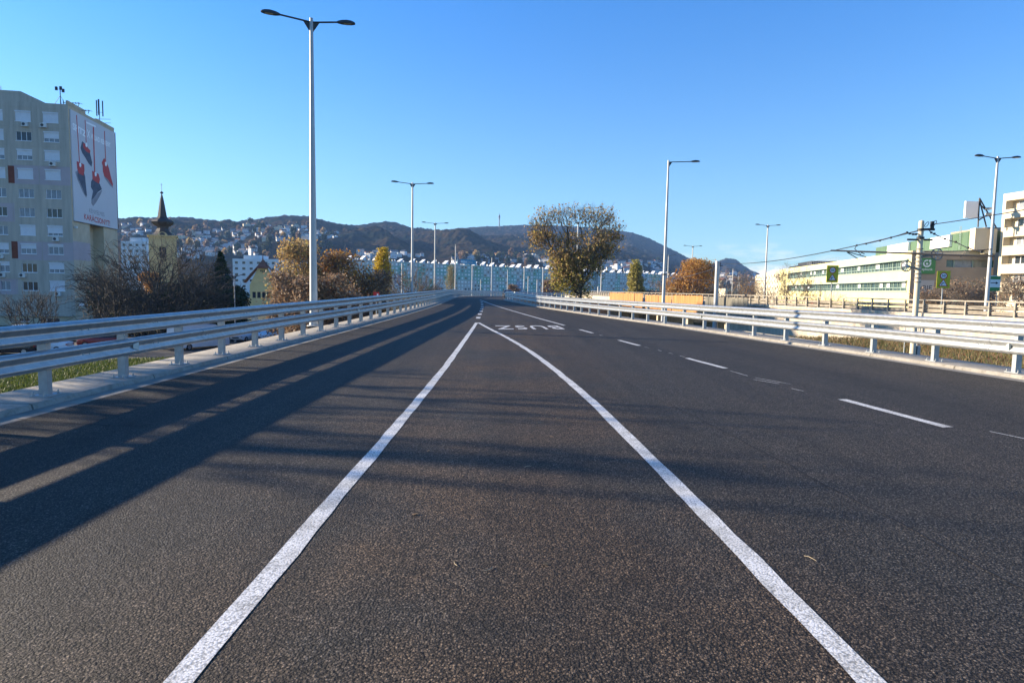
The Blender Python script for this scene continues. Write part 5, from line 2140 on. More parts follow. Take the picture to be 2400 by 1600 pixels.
pb = O2 + nB * .05
r, fr, w, h, z0 = wall_sign('bank_sign', 'green bank sign with a white ring emblem on the brown end wall', 2147, 605, 2193, 641.5, pb, nB, 'signgreen', uB)
sign_text(r, fr, 'otpbank', w * .18, z0 + h * .17, w * .68, h * .20, 'signwhite', .01)
mb = MB()
c = fr[0] + fr[1] * w * .54 + fr[2] * .125 + UP * (z0 + h * .66)
R1_, R0_ = h * .24, h * .155
for a0, a1 in ((-200, 20), (75, 150)):
    A = [R_(q) for q in np.linspace(a0, a1, 20)]
    for i in range(len(A) - 1):
        f_ = lambda rr__, q: c + fr[1] * (rr__ * math.cos(q)) + UP * (rr__ * math.sin(q))
        mb.quad(f_(R0_, A[i]), f_(R1_, A[i]), f_(R1_, A[i + 1]), f_(R0_, A[i + 1]))
mb.disc(c + fr[1] * R1_ * .70 + UP * R1_ * .70, fr[1], UP, h * .075, 18)
mb.disc(c - UP * h * .02, fr[1], UP, h * .07, 18)
wbuild(mb, 'emblem', [M['signwhite']], r)
r, fr, w, h, z0 = wall_sign('office_sign', 'grey sign reading BIF on the brown end wall, below the green bank sign', 2146, 657, 2189.5, 692, pb, nB, 'signgrey', uB)
sign_text(r, fr, 'BIF', w * .36, z0 + h * .33, w * .52, h * .33, 'signblack', -.004)
mb = MB()
for k in range(6):
    mb.fbox(fr, w * (.13 + .03 * k), w * (.148 + .03 * k), .122, .13, z0 + h * .34, z0 + h * (.46 + .03 * k))
wbuild(mb, 'emblem', [M['signblack']], r)

# dish frame on the office roof
p = on_plane(2289, 531, FA[0] - uY * 3.2, uY)
ds = empty('roof_frame', (p.x, p.y, za_ + .25))
tag(ds, 'white panel antenna on a dark braced frame on the office roof', 'antenna')
mb = MB()
mb.box((-1.0, 0, 2.5), (2.0, .3, 2.4), .1)
mb.build('panel', [M['signwhite']], ds)
mb = MB()
for a_, b_ in (((.2, 0, 0), (.1, 0, 4.2)), ((.1, 0, 4.2), (3.2, .4, 0)), ((.2, .0, 1.0), (1.8, .2, 2.0)), ((.1, 0, 3.4), (1.2, .2, 2.6)), ((1.0, -.6, 0), (.1, 0, 4.0))):
    mb.tube([a_, b_], .10, 5)
mb.build('frame', [M['wire']], ds)
mb = MB()
mb.lathe([(.05, 0), (.45, .12), (.6, .35), (.55, .36), (.4, .16)], (1.7, -.1, 1.7), 14)
mb.lathe([(.05, 0), (.35, .1), (.48, .3), (.44, .31)], (1.5, -.1, 2.5), 14)
mb.build('dish', [M['acwhite']], ds)

# perforated far part of the yellow front
o3 = O2 + uY * 93.1
r = empty('office_wing', (o3.x, o3.y, GZ))
tag(r, 'far pale-yellow wing with rows of small square windows, continuing the office front', 'building')
zr3 = at(1822, 632, 193).z
fr = (Vector((o3.x, o3.y, 0)), uY, nY)
holes = []
for i in range(16):
    for j in range(6):
        holes.append((1.2 + i * 2.45, 2.1 + i * 2.45, zr3 - 2.0 - j * 1.75 - (i % 2) * .5, zr3 - 1.2 - j * 1.75 - (i % 2) * .5))
mb = MB()
for i in range(16):
    hs = [(q[0] - i * 2.45, q[1] - i * 2.45, q[2], q[3]) for q in holes[i * 6:i * 6 + 6]]
    wall_holes(mb, (fr[0] + uY * i * 2.45, uY, nY), 2.45, GZ - 1, zr3 - .35 * (i // 5), hs, .3)
mb.fbox(fr, 0, 39.2, -12, -.31, GZ - 1, zr3 - 1.06)
wbuild(mb, 'walls', [M['cream']], r)
for q in holes[:96]:
    mb = MB()
    mb.fbox(fr, q[0], q[1], -.29, -.25, q[2], q[3])
    wbuild(mb, 'window', [M['glass']], r)

# --- the balcony block at the right edge
YR = 96.0
ro = at(2349, 500, YR)
uR, nR = azv(171), azv(-99)              # towards us; out to the left
# measured from the corner: u runs towards the camera
OR_ = Vector((ro.x, ro.y, 0))
FRr = (OR_, uR, nR)
rb = empty('balcony_block', (OR_.x, OR_.y, GZ))
tag(rb, 'sunlit cream apartment block with recessed balconies at the right edge', 'building')
ztR = at(2349, 455, YR).z
lz = [(at(2349, y1, YR).z, at(2349, y0, YR).z) for y0, y1 in ((472, 493), (514, 535.5), (557, 578), (599.5, 620.5), (642, 663), (684, 705))]
LR = 26.0
mb = MB()
holes = []
for a, b in lz:
    for k in range(4):
        holes.append((.5 + k * 6.4, 4.9 + k * 6.4, a, b))
wall_holes(mb, FRr, LR, GZ - 1, ztR, holes, 1.3, 0)
block_rest(mb, FRr, LR, 12, GZ - 1, ztR)
for a, b, c, d in holes:
    mb.fbox(FRr, a, b, .004, .07, c - .12, c + .04)
wbuild(mb, 'walls', [M['cream']], rb)
g5 = random.Random(9)
for a, b, c, d in holes:
    f = window(FRr, a + .9, b - .6, c + .02, d - .02, None, depth=1.28, lights=3, glass=g5.choice(['glass', 'glassblue', 'glassblue']), sill=False, bar=.1)
    f.parent = rb
    f.location = -Vector(rb.location)
    for q0_, q1_ in ((a + .02, a + .9), (b - .6, b - .02)):
        mb = MB()
        mb.fbox(FRr, q0_, q1_, -1.31, -1.26, c, d)
        wbuild(mb, 'balcony_wall', [M['cream']], rb)
# shaded brown neighbour between the office and the balcony block
p = at(2322, 640, 112)
fr = (Vector((p.x - 1.6, p.y, 0)), azv(95), azv(185))
mb = MB()
mb.fbox(fr, 0, 14, -10, 0, GZ - 1, at(2322, 533, 112).z)
for k in range(9):
    mb.fbox(fr, .2, 13.8, .003, .03, GZ + .4 + 1.6 * k, GZ + 1.9 + 1.6 * k)
tag(mb.build('annex', [M['brownclad']]), 'plain brown windowless annex between the office and the balcony block', 'building')

# ------------------------------------------------------------------ road signs beyond the tram line
def speed_sign(px, y0, y1, Y, label, wpx):
    c = at(px, (y0 + y1) / 2, Y)
    h = at(px, y0, Y).z - at(px, y1, Y).z
    w = wpx / FPX * Y
    o = empty('road_sign', (c.x, c.y, 0.38), R_(-14))
    tag(o, label, 'road sign', 'lime backed speed and bend signs')
    zc_ = c.z - .38
    mb = MB()
    mb.box((0, 0, zc_), (w, .04, h))
    mb.build('board', [M['signlime']], o)
    mb = MB()
    mb.tube([(.0, .06, 0), (.0, .06, zc_)], .06, 10)
    mb.build('post', [M['zincpost']], o)
    q = zc_ + h * .22
    rr_ = w * .29

    def dsc(r_, y, m_, nm):
        mb = MB()
        mb.disc((0, y, q), (1, 0, 0), (0, 0, 1), r_, 30)
        return mb.build(nm, [M[m_]], o)
    dsc(rr_, -.024, 'signred', 'red_ring')
    dsc(rr_ * .76, -.028, 'signwhite', 'white_face')
    place_text(text_mesh('50', bold=.02), (-rr_ * .48, -.032, q - rr_ * .34), (1, 0, 0), (0, 0, 1), M['signblack'], 'lettering', o, w=rr_ * .96, h=rr_ * .68, n=(0, -1, 0))
    q2 = zc_ - h * .24
    t = w * .37
    tri = lambda s, y: [(-t * s, y, q2 - t * .62 * s), (t * s, y, q2 - t * .62 * s), (0, y, q2 + t * 1.12 * s)]
    mb = MB()
    mb.poly(tri(1, -.024))
    mb.build('red_triangle', [M['signred']], o)
    mb = MB()
    mb.poly(tri(.74, -.028))
    mb.build('white_triangle', [M['signwhite']], o)
    mb = MB()
    pts = [(-t * .26, -.033, q2 - t * .40), (-t * .26, -.033, q2 - t * .05), (-t * .12, -.033, q2 + t * .14), (t * .20, -.033, q2 + t * .14)]
    for a_, b_ in zip(pts, pts[1:]):
        a_, b_ = Vector(a_), Vector(b_)
        d_ = (b_ - a_).normalized()
        pp = Vector((d_.z, 0, -d_.x)) * t * .085
        mb.quad(a_ - pp, b_ - pp, b_ + pp, a_ + pp)
    mb.build('bend_arrow', [M['signblack']], o)
    return o


speed_sign(1951, 622, 662, 68, 'lime speed 50 and bend sign in front of the yellow front', 25)
speed_sign(2211, 635, 675, 66, 'lime speed 50 and bend sign in front of the brown office end wall', 27.5)
c = at(2330, 664, 58)
o = empty('direction_sign', (c.x, c.y, .38), R_(-14))
tag(o, 'white and green direction sign with a right arrow, beside the tall lamp', 'road sign')
w, h, zc_ = .95, 1.38, c.z - .38
mb = MB()
mb.box((0, 0, zc_), (w, .04, h))
mb.build('board', [M['signwhite']], o)
for zz, hh in ((.36, .2), (-.38, .24)):
    mb = MB()
    mb.box((0, -.023, zc_ + h * zz), (w * .96, .01, h * hh))
    mb.build('green_band', [M['signgreen']], o)
mb = MB()
mb.quad((-.28, -.023, zc_ - .0), (.12, -.023, zc_ - .0), (.12, -.023, zc_ + .07), (-.28, -.023, zc_ + .07))
mb.poly([(.12, -.023, zc_ - .09), (.32, -.023, zc_ + .035), (.12, -.023, zc_ + .16)])
mb.build('arrow', [M['signblack']], o)
for x in (-.3, .3):
    mb = MB()
    mb.tube([(x, .05, -.1), (x, .05, zc_ + .5)], .035, 8)
    mb.build('post', [M['zincpost']], o)

# red board by the far left rail, red crate on the parallel road
p = at(882, 693, 52)
mb = MB()
mb.box((0, 0, .2), (.46, .10, .8))
o = empty('red_sign', (p.x, p.y, p.z - .3))
tag(o, 'small red board showing above the left guardrail before the yellow poplar', 'sign')
mb.build('board', [M['signred']], o)
mb = MB()
for k in range(2):
    mb.box((.12, -.055, .0 + .38 * k), (.12, .012, .16))
mb.build('marks', [M['signwhite']], o)
mb = MB()
mb.tube([(0, .1, -5.4), (0, .1, .6)], .05, 8)
mb.build('post', [M['zincpost']], o)
p = line2(66, -.6)
mb = MB()
mb.box((0, 0, .22), (.9, .5, .36), .1)
mb.box((0, 0, .42), (.95, .55, .05), .1)
tag(mb.build('red_crate', [M['signred']], None, (p.x + 1.4, p.y, .40)), 'small red crate on the parallel road behind its railing', 'crate')

# ------------------------------------------------------------------ tram line masts and wires
def tram_pole(px, ytop, Y, label, r=.17, full=True):
    t = at(px, ytop, Y)
    gz = float(ground_z(t.x, t.y))
    o = empty('tram_pole', (t.x, t.y, gz))
    tag(o, label, 'tram pole', 'tram line poles')
    h = t.z - gz
    mb = MB()
    mb.tube([(0, 0, 0), (0, 0, h)], [r, r * .86], 16)
    mb.lathe([(r * .86, h), (r * .8, h + .06), (.02, h + .1)], n=16)
    mb.build('pole', [M['cream'] if full else M['polegrey']], o, smooth=True)
    if full:
        mb = MB()
        mb.box((.32, 0, h - .32), (.6, .08, .10))
        mb.box((.5, 0, h - .12), (.12, .12, .34))
        for z in (h - .34, h - .72):
            mb.tube([(0, 0, z - .05), (0, 0, z + .05)], r + .03, 14)
        mb.box((-.36, 0, h - .80), (.5, .06, .08), .0)
        mb.box((.36, 0, h - .80), (.4, .06, .08), .0)
        mb.build('cross_bracket', [M['wire']], o)
        for i, (dx, z, rad) in enumerate(((.75, at(2160, 596, Y).z - gz, .26), (-.62, at(2095, 623, Y).z - gz, .24))):
            w = empty('tension_wheel', (dx, -.1, z))
            w.parent = o
            mb = MB()
            ring = [(math.cos(q) * rad, 0, math.sin(q) * rad) for q in np.linspace(0, 2 * math.pi, 25)]
            mb.tube(ring, .03, 6, cap=False)
            mb.build('rim', [M['kerb']], w)
            mb = MB()
            for q in range(3):
                d = Vector((math.cos(q * 1.047 + .3), 0, math.sin(q * 1.047 + .3))) * rad
                mb.tube([-d, d], .018, 5)
            mb.tube([(0, -.08, 0), (0, .08, 0)], .07, 10)
            mb.build('spokes', [M['polegrey']], w)
            mb = MB()
            mb.tube([(0, 0, 0), (-dx, .1, -.12)], .05, 6)
            mb.build('wheel_arm', [M['kerb']], w)
        mb = MB()
        for z in np.linspace(h * .60, h * .82, 9):
            mb.tube([(0, 0, z), (0, 0, z + .05)], r + .022, 14)
        mb.build('bands', [M['kerb']], o)
        mb = MB()
        for dx in (-.32, .28, .38):
            mb.tube([(dx, .15, 0), (dx, .15, 2.6)], .025, 6)
        mb.box((.22, .0, .6), (.14, .22, 1.2))
        mb.build('weights', [M['zincpost']], o)
    else:
        mb = MB()
        mb.box((.35, 0, h - .5), (.7, .07, .09))
        mb.box((.3, 0, h - .25), (.10, .10, .3))
        mb.build('cross_bracket', [M['wire']], o)
    return o, t


YP = 30.0
tpA, tA = tram_pole(2160, 521, YP, 'cream tram pole with two tensioning wheels, nearest behind the right guardrail', .13)
tpB, tB = tram_pole(1682, 613, 80, 'tram pole in front of the bare wood, second in line', .30, False)
tpC, tC = tram_pole(1482.5, 652, 165, 'small tram pole before the yellow-green poplar', .3, False)
tpD, tD = tram_pole(1402, 672, 230, 'smallest tram pole beside the big bushy tree', .3, False)


def wire(pts, r, label, sag=0.0, n=14, nodes=None):
    P_ = []
    pts = [Vector(p) for p in pts]
    for a, b in zip(pts, pts[1:]):
        for i in range(n):
            t = i / n
            p = a.lerp(b, t)
            p.z -= sag * 4 * t * (1 - t)
            P_.append(p)
    P_.append(pts[-1])
    mb = MB()
    mb.tube(P_, r, 5)
    if nodes:
        for q in np.linspace(0, len(P_) - 1, nodes).astype(int):
            mb.box(P_[q], (.07, .07, .09))
    return tag(mb.build('overhead_wire', [M['wire']]), label, 'overhead wire')


aT = tA + Vector((.45, 0, -.15))
wire([tA + Vector((-.1, 0, -.38)), tB + Vector((.3, 0, -.2)), tC + Vector((.3, 0, -.1))], .028, 'thick black feeder wire from the near tram pole back to the second pole', .55)
wire([aT + Vector((.05, 0, .06)), at(2400, 492, 24), at(2700, 470, 19)], .02, 'thin wire from the near pole top towards the right edge', .02)
pj = at(1948, 587, 36)
pk = at(2146, 594, YP)
wire([pj, pk], .045, 'dark contact rail beam running left from the near tram pole', 0)
wire([pk, at(2330, 600, 27)], .04, 'dark contact beam running right from the near tram pole', .02)
wire([at(2167, 590, YP), at(2325, 584, 27)], .022, 'upper thin wire right of the wheel', .03)
wire([at(2008, 575, 35), at(2126, 545, YP), at(2155, 547, YP)], .022, 'sagging wire with small clips left of the near tram pole', .06, 14, 9)
wire([at(2008, 575, 35), at(2003, 583, 35), at(2018, 597, 35)], .02, 'short curled wire drop at the beam end', .0, 6)
wire([at(2176, 537, YP), at(2190, 548, YP), at(2240, 567, 29), at(2300, 590, 27)], .02, 'sagging wire with clips right of the near tram pole', .05, 8, 7)
for a_, b_, lab in (((1985, 591), (2010, 606), 'left short strut wire under the contact beam'), ((1988, 591), (2030, 602), 'middle short strut wire under the contact beam'), ((2018, 592), (2026, 595), 'right short strut wire under the contact beam')):
    wire([at(*a_, 35), at(*b_, 35)], .025, lab, .0, 3)
wire([at(2262, 585, 27), at(2258, 597, 27), at(2250, 603, 27)], .012, 'thin hanger between the wires right of the wheel', 0, 4)
pm_ = at(1566, 653, 90)
wire([pm_, at(1682, 656, 80), at(1790, 658, 72)], .03, 'dark level wire crossing in front of the orange tree', .05)
wire([at(1420, 676, 180), at(1482, 668, 165), at(1560, 655, 150), at(1680, 628, 82)], .05, 'pale catenary wire between the small tram poles', .3)
for k, (x0, y0, x1, y1, lab) in enumerate(((2168, 532, 2176, 520, 'left curled loop at the near pole top'), (2182, 532, 2194, 517, 'right curled loop at the near pole top'))):
    a_, b_ = at(x0, y0, YP), at(x1, y1, YP)
    mid_ = (a_ + b_) / 2
    R2 = (b_ - a_).length * .45
    e1 = Vector((1, 0, 0))
    pts = [mid_ + e1 * (R2 * .55 * math.sin(q)) + (b_ - a_).normalized() * (-R2 * 1.1 * math.cos(q)) for q in np.linspace(0, 2 * math.pi * .93, 16)]
    wire(pts, .016, lab, 0, 1)

# ------------------------------------------------------------------ trees
def grow(pts, root, bf=0.45, trunk=()):
    """joins points into a branching tree: each joins the tree where it makes the shortest way to the root"""
    nodes = [np.array(root, float)] + [np.array(p, float) for p in trunk]
    par = [-1] + list(range(len(trunk)))
    plen = [0.0]
    for i in range(1, len(nodes)):
        plen.append(plen[-1] + np.linalg.norm(nodes[i] - nodes[i - 1]))
    P_ = np.asarray(pts, float)
    Nn = len(P_)
    best = np.full(Nn, 1e9)
    bi = np.zeros(Nn, int)
    alive = np.ones(Nn, bool)

    def upd(i):
        d = np.linalg.norm(P_ - nodes[i], axis=1)
        c = d + bf * plen[i]
        mk = (c < best) & alive
        best[mk] = c[mk]
        bi[mk] = i
    st = 0 if not trunk else max(1, len(trunk) // 3)
    for i in range(st, len(nodes)):
        upd(i)
    for _ in range(Nn):
        j = int(np.argmin(np.where(alive, best, 1e9)))
        alive[j] = False
        p = bi[j]
        nodes.append(P_[j])
        par.append(p)
        plen.append(plen[p] + np.linalg.norm(P_[j] - nodes[p]))
        upd(len(nodes) - 1)
    nodes = np.array(nodes)
    par = np.array(par)
    cnt = np.zeros(len(nodes))
    has = np.zeros(len(nodes), int)
    for i in range(len(nodes) - 1, 0, -1):
        if has[i] == 0:
            cnt[i] = 1
        cnt[par[i]] += cnt[i]
        has[par[i]] += 1
    return nodes, par, cnt, has


def tubes_np(p0, p1, r0, r1, n=4):
    d = p1 - p0
    L_ = np.linalg.norm(d, axis=1, keepdims=True) + 1e-9
    d = d / L_
    ref = np.where(np.abs(d[:, 2:3]) > .9, np.array([[1., 0, 0]]), np.array([[0, 0, 1.]]))
    a = np.cross(d, ref)
    a /= np.linalg.norm(a, axis=1, keepdims=True) + 1e-9
    b = np.cross(d, a)
    V = []
    for end, r in ((p0, r0), (p1, r1)):
        for k in range(n):
            w = 2 * math.pi * k / n
            V.append(end + (a * math.cos(w) + b * math.sin(w)) * r[:, None])
    V = np.stack(V, 1).reshape(-1, 3)
    m_ = len(p0)
    base = (np.arange(m_) * 2 * n)[:, None]
    F_ = []
    for k in range(n):
        k2 = (k + 1) % n
        F_.append(base + np.array([[k, k2, n + k2, n + k]]))
    return V, np.concatenate(F_)


def leaf_quads(C_, size, g, flat=0.0, elong=1.5):
    n = len(C_)
    a = g.normal(size=(n, 3))
    a /= np.linalg.norm(a, axis=1, keepdims=True)
    b = np.cross(a, g.normal(size=(n, 3)))
    b /= np.linalg.norm(b, axis=1, keepdims=True) + 1e-9
    s = size * (0.55 + .9 * g.random(n))[:, None]
    a, b = a * s * elong * .5, b * s * .5
    V = np.stack([C_ - a, C_ + b * .9, C_ + a, C_ - b * .9], 1).reshape(-1, 3)
    return V, np.arange(4 * n).reshape(-1, 4)


def blobs(g, n, parts, noise=.0):
    """points in a union of ellipsoids: (cx, cy, cz, rx, ry, rz, weight); thin towards the rim"""
    w = np.array([p[6] for p in parts], float)
    w /= w.sum()
    k = g.choice(len(parts), n, p=w)
    q = g.normal(size=(n, 3))
    q /= np.linalg.norm(q, axis=1, keepdims=True)
    r = g.random(n) ** (1 / 2.4)
    r *= 1 + noise * g.normal(size=n)
    A = np.array([p[:6] for p in parts])
    return A[k, :3] + q * r[:, None] * A[k, 3:6]


def tree(name, base, parts, label, cat='tree', n=700, bark='bark', leaves=None, leaf_size=.16, per=14, spread=.5, twigs=3, twig_len=.55, tr=.16, trunk_h=.25, seed=1, bf=.45, group=None,
         droop=0.0, twig_up=.35, rmin=.011, crown_name='crown', multi=1, keep=None, twig_r=.006):
    g = np.random.default_rng(seed)
    base = np.array(base, float)
    pts = blobs(g, n, parts, .06)
    pts = pts[pts[:, 2] > .25]
    top = max(p[2] + p[5] for p in parts)
    trunk = [np.array([g.normal(0, .02 * top * t), g.normal(0, .02 * top * t), top * t]) for t in np.linspace(.06, trunk_h, 4)]
    nodes, par, cnt, has = grow(pts, (0, 0, -.3), bf, trunk if multi == 1 else [])
    i = np.arange(1, len(nodes))
    rad = np.maximum(rmin, tr * (cnt / cnt[0]) ** .46)
    p0, p1 = nodes[par[i]], nodes[i]
    r0, r1 = rad[par[i]], rad[i]
    r0 = np.minimum(r0, r1 * 1.7)
    Vt, Ft = tubes_np(p0, p1, r0, r1, 5)
    o = empty(name, base)
    tag(o, label, cat, group)
    link('trunk', np_mesh('trunk', Vt, Ft, [M[bark]], True), o)
    # twigs from the outer nodes
    tips = i[cnt[i] <= 4]
    tips = np.repeat(tips, twigs)
    d = nodes[tips] - nodes[par[tips]]
    d /= np.linalg.norm(d, axis=1, keepdims=True) + 1e-9
    out = nodes[tips] - np.array([0, 0, top * .45])
    out /= np.linalg.norm(out, axis=1, keepdims=True) + 1e-9
    d = d * .5 + out * .5 + g.normal(0, .42, d.shape)
    d[:, 2] += twig_up - droop
    d /= np.linalg.norm(d, axis=1, keepdims=True) + 1e-9
    L_ = twig_len * (.5 + g.random(len(tips)))[:, None]
    q0 = nodes[tips]
    q1 = q0 + d * L_ * .5
    d2_ = d + g.normal(0, .25, d.shape)
    d2_[:, 2] -= droop * .8
    d2_ /= np.linalg.norm(d2_, axis=1, keepdims=True) + 1e-9
    q2 = q1 + d2_ * L_ * .5
    # side shoots
    d3 = d + g.normal(0, .6, d.shape)
    d3 /= np.linalg.norm(d3, axis=1, keepdims=True)
    q3 = q1 + d3 * L_ * .45
    rr_ = np.full(len(tips), twig_r)
    VV, FF = [], []
    off = 0
    for a, b, r_a, r_b in ((q0, q1, rr_ * 1.2, rr_), (q1, q2, rr_, rr_ * .5), (q1, q3, rr_ * .9, rr_ * .4)):
        v, f = tubes_np(a, b, r_a, r_b, 3)
        VV.append(v)
        FF.append(f + off)
        off += len(v)
    nt_ = sum(len(f) for f in FF)
    mats = [M[bark]]
    mi = [np.zeros(nt_, int)]
    if leaves:
        src = np.concatenate([q1, q2, q3, nodes[i[cnt[i] <= 10]]])
        kk = g.integers(0, len(src), per * len(pts))
        Cc = src[kk] + g.normal(0, spread * .5, (len(kk), 3))
        Cc = Cc[Cc[:, 2] < np.quantile(Cc[:, 2], .995)]
        if keep is not None:
            Cc = Cc[keep(Cc, g)]
        mats_l = leaves if isinstance(leaves, list) else [leaves]
        mats = [M[bark]] + mats_l
        v, f = leaf_quads(Cc, leaf_size, g)
        VV.append(v)
        FF.append(f + off)
        if len(mats_l) == 2:
            tt = np.clip((Cc[:, 2] - top * .35) / (top * .35), 0, 1)
            mi.append(1 + (g.random(len(Cc)) < tt).astype(int))
        else:
            mi.append(np.ones(len(f), int))
    link(crown_name, np_mesh(crown_name, np.concatenate(VV), np.concatenate(FF), mats, False, np.concatenate(mi)), o)
    return o


LF = {
    'brown': leaf_mat('leaf_brown', [(0.17, 0.10, 0.06), (0.27, 0.17, 0.10), (0.34, 0.23, 0.14), (0.13, 0.08, 0.05), (0.40, 0.29, 0.18)], trans=.3),
    'rust': leaf_mat('leaf_rust', [(0.36, 0.16, 0.035), (0.46, 0.24, 0.04), (0.24, 0.10, 0.03), (0.54, 0.33, 0.09)], trans=.35),
    'olive': leaf_mat('leaf_olive', [(0.24, 0.22, 0.04), (0.34, 0.30, 0.06), (0.42, 0.36, 0.08), (0.17, 0.15, 0.04), (0.50, 0.43, 0.16)], trans=.5),
    'olivebrown': leaf_mat('leaf_olive_brown', [(0.31, 0.20, 0.08), (0.42, 0.28, 0.11), (0.22, 0.15, 0.07), (0.50, 0.37, 0.17), (0.36, 0.29, 0.09)], trans=.5),
    'yellow': leaf_mat('leaf_yellow', [(0.62, 0.43, 0.03), (0.52, 0.36, 0.03), (0.70, 0.54, 0.07), (0.36, 0.26, 0.03)], trans=.35),
    'green': leaf_mat('leaf_dark_green', [(0.020, 0.040, 0.014), (0.035, 0.06, 0.018), (0.05, 0.075, 0.025), (0.014, 0.026, 0.010)], trans=.15),
    'pale': leaf_mat('leaf_pale', [(0.30, 0.26, 0.12), (0.24, 0.22, 0.10), (0.36, 0.32, 0.17)], trans=.25),
}


def T(px, Y, gz=GZ, yref=690):
    p = at(px, yref, Y)
    return (p.x, p.y, gz)


# the big bushy tree in the middle: vase-shaped, olive below and brown above
k = 62 / FPX
gz = -3.4
tz = lambda y, Y=62: (CAMZ + (676 - y) / FPX * Y) - gz
big = []
for dx, y, rx, ry_px, wt_ in ((-80, 552, 32, 40, 1.2), (-58, 520, 34, 26, .9), (-8, 514, 40, 26, 1.0), (52, 514, 38, 26, 1.1), (80, 548, 30, 40, 1.2), (35, 570, 45, 40, 1.0), (-25, 570, 42, 40, 1.0),
                              (-28, 618, 32, 34, 1.4), (0, 635, 40, 42, 1.8), (30, 618, 32, 34, 1.2), (-24, 655, 28, 28, 1.2), (10, 674, 26, 24, 1.0), (60, 590, 30, 22, .6)):
    big.append((dx * k, rng.normal(0, .8), tz(y), rx * k, rx * k * 1.05, ry_px * k, wt_))
tree('bushy_tree', T(1345, 62, gz), big, 'big vase-shaped tree with olive leaves below and brown ones above, behind the right guardrail', n=1700, bark='barkdark', leaves=[LF['olive'], LF['olivebrown']],
     leaf_size=.15, per=8, spread=.36, twigs=3, twig_len=.72, tr=.22, trunk_h=.10, seed=21, bf=.55, twig_up=.3, keep=lambda c, g: (g.random(len(c)) < np.where(c[:, 2] > 10.6, .22, np.where(c[:, 2] < 5.2, .62, .85))))

# brown trees left of the middle
def round_tree(px, Y, ytop, wpx, label, seed, leaves, gz=GZ, n=900, per=11, ls=.17, low=.35, bark='bark', name='broadleaf_tree', group=None, twig_len=.7, tr=.2, keep=None, extra=(), spread=.55):
    k = Y / FPX
    b = at(px, ytop, Y)
    H_ = b.z - gz
    W_ = wpx * k / 2
    g = np.random.default_rng(seed)
    pr_ = [(0, 0, H_ * .62, W_ * .75, W_ * .75, H_ * .36, 2.0)]
    for q in range(9):
        a = q * 2.4 + g.random()
        rr_ = W_ * (.35 + .3 * g.random())
        z_ = H_ * (low + (.92 - low) * g.random())
        pr_.append((math.cos(a) * W_ * .52, math.sin(a) * W_ * .52, z_, rr_, rr_, min(rr_, (H_ - z_) * .95 + .3), .8))
    pr_ += list(extra)
    return tree(name, (b.x, b.y, gz), pr_, label, n=n, bark=bark, leaves=leaves, leaf_size=ls, per=per, spread=spread, twigs=3, twig_len=twig_len, tr=tr, trunk_h=.2, seed=seed, group=group, keep=keep)


GT = 'brown half-bare trees left of the second lamp'
round_tree(692, 66, 570, 122, 'brown half-bare tree with an orange top, directly left of the nearest lamp', 31, [LF['brown'], LF['olivebrown']], n=1100, per=7, group=GT, low=.2, bark='barkpale')
round_tree(668, 60, 645, 80, 'low brown half-bare tree in front of the yellow gabled house', 32, LF['brown'], n=600, per=7, group=GT, low=.2, bark='barkpale')
round_tree(752, 68, 592, 110, 'brown half-bare tree just right of the nearest lamp', 33, LF['brown'], n=900, per=5, group=GT, low=.2, bark='barkpale')
round_tree(818, 70, 582, 130, 'reddish-brown half-bare tree, tallest right of the nearest lamp', 34, [LF['brown'], LF['rust']], n=1200, per=5, group=GT, low=.2, bark='barkpale')
round_tree(872, 70, 640, 80, 'low brown shrubby tree at the foot of the yellow poplar', 35, LF['brown'], n=600, per=8, group=GT, low=.15)
round_tree(720, 58, 650, 90, 'dense low brown tree behind the rail at the nearest lamp', 36, LF['brown'], n=600, per=8, group=GT, low=.12)
round_tree(795, 60, 655, 100, 'dense low brown tree behind the rail, right of the nearest lamp', 37, LF['brown'], n=600, per=8, group=GT, low=.12)

# the yellow poplar and its kin
def poplar(px, Y, ytop, wpx, label, seed, leaves, gz=GZ, n=600, per=14, ls=.17, bark='bark', name='poplar'):
    k = Y / FPX
    b = at(px, ytop, Y)
    H_ = b.z - gz
    W_ = wpx * k / 2
    pr_ = [(0, 0, H_ * q, W_ * w, W_ * w, H_ * .16, w) for q, w in ((.2, .85), (.35, .95), (.5, 1.0), (.65, .92), (.8, .78), (.9, .55))]
    return tree(name, (b.x, b.y, gz), pr_, label, n=n, bark=bark, leaves=leaves, leaf_size=ls, per=per, spread=.35, twigs=3, twig_len=.6, tr=.2, trunk_h=.85, seed=seed, bf=.8, twig_up=1.3)


poplar(897, 112, 590, 44, 'narrow poplar with bright yellow leaves left of the second lamp', 41, [LF['olivebrown'], LF['yellow']], n=800, per=18)
poplar(1058, 190, 622, 32, 'pale straw-coloured leafless poplar before the panel block', 42, LF['pale'], n=500, per=8, bark='barkpale')
poplar(1490, 158, 615, 42, 'yellow-green poplar behind the board hoarding', 43, LF['olive'], n=600, per=18, ls=.26)
poplar(1452, 700, 588, 14, 'distant grey poplar above the roofs near the bank sign', 44, LF['pale'], gz=5, n=200, per=8, ls=.6, bark='barkpale') if False else None

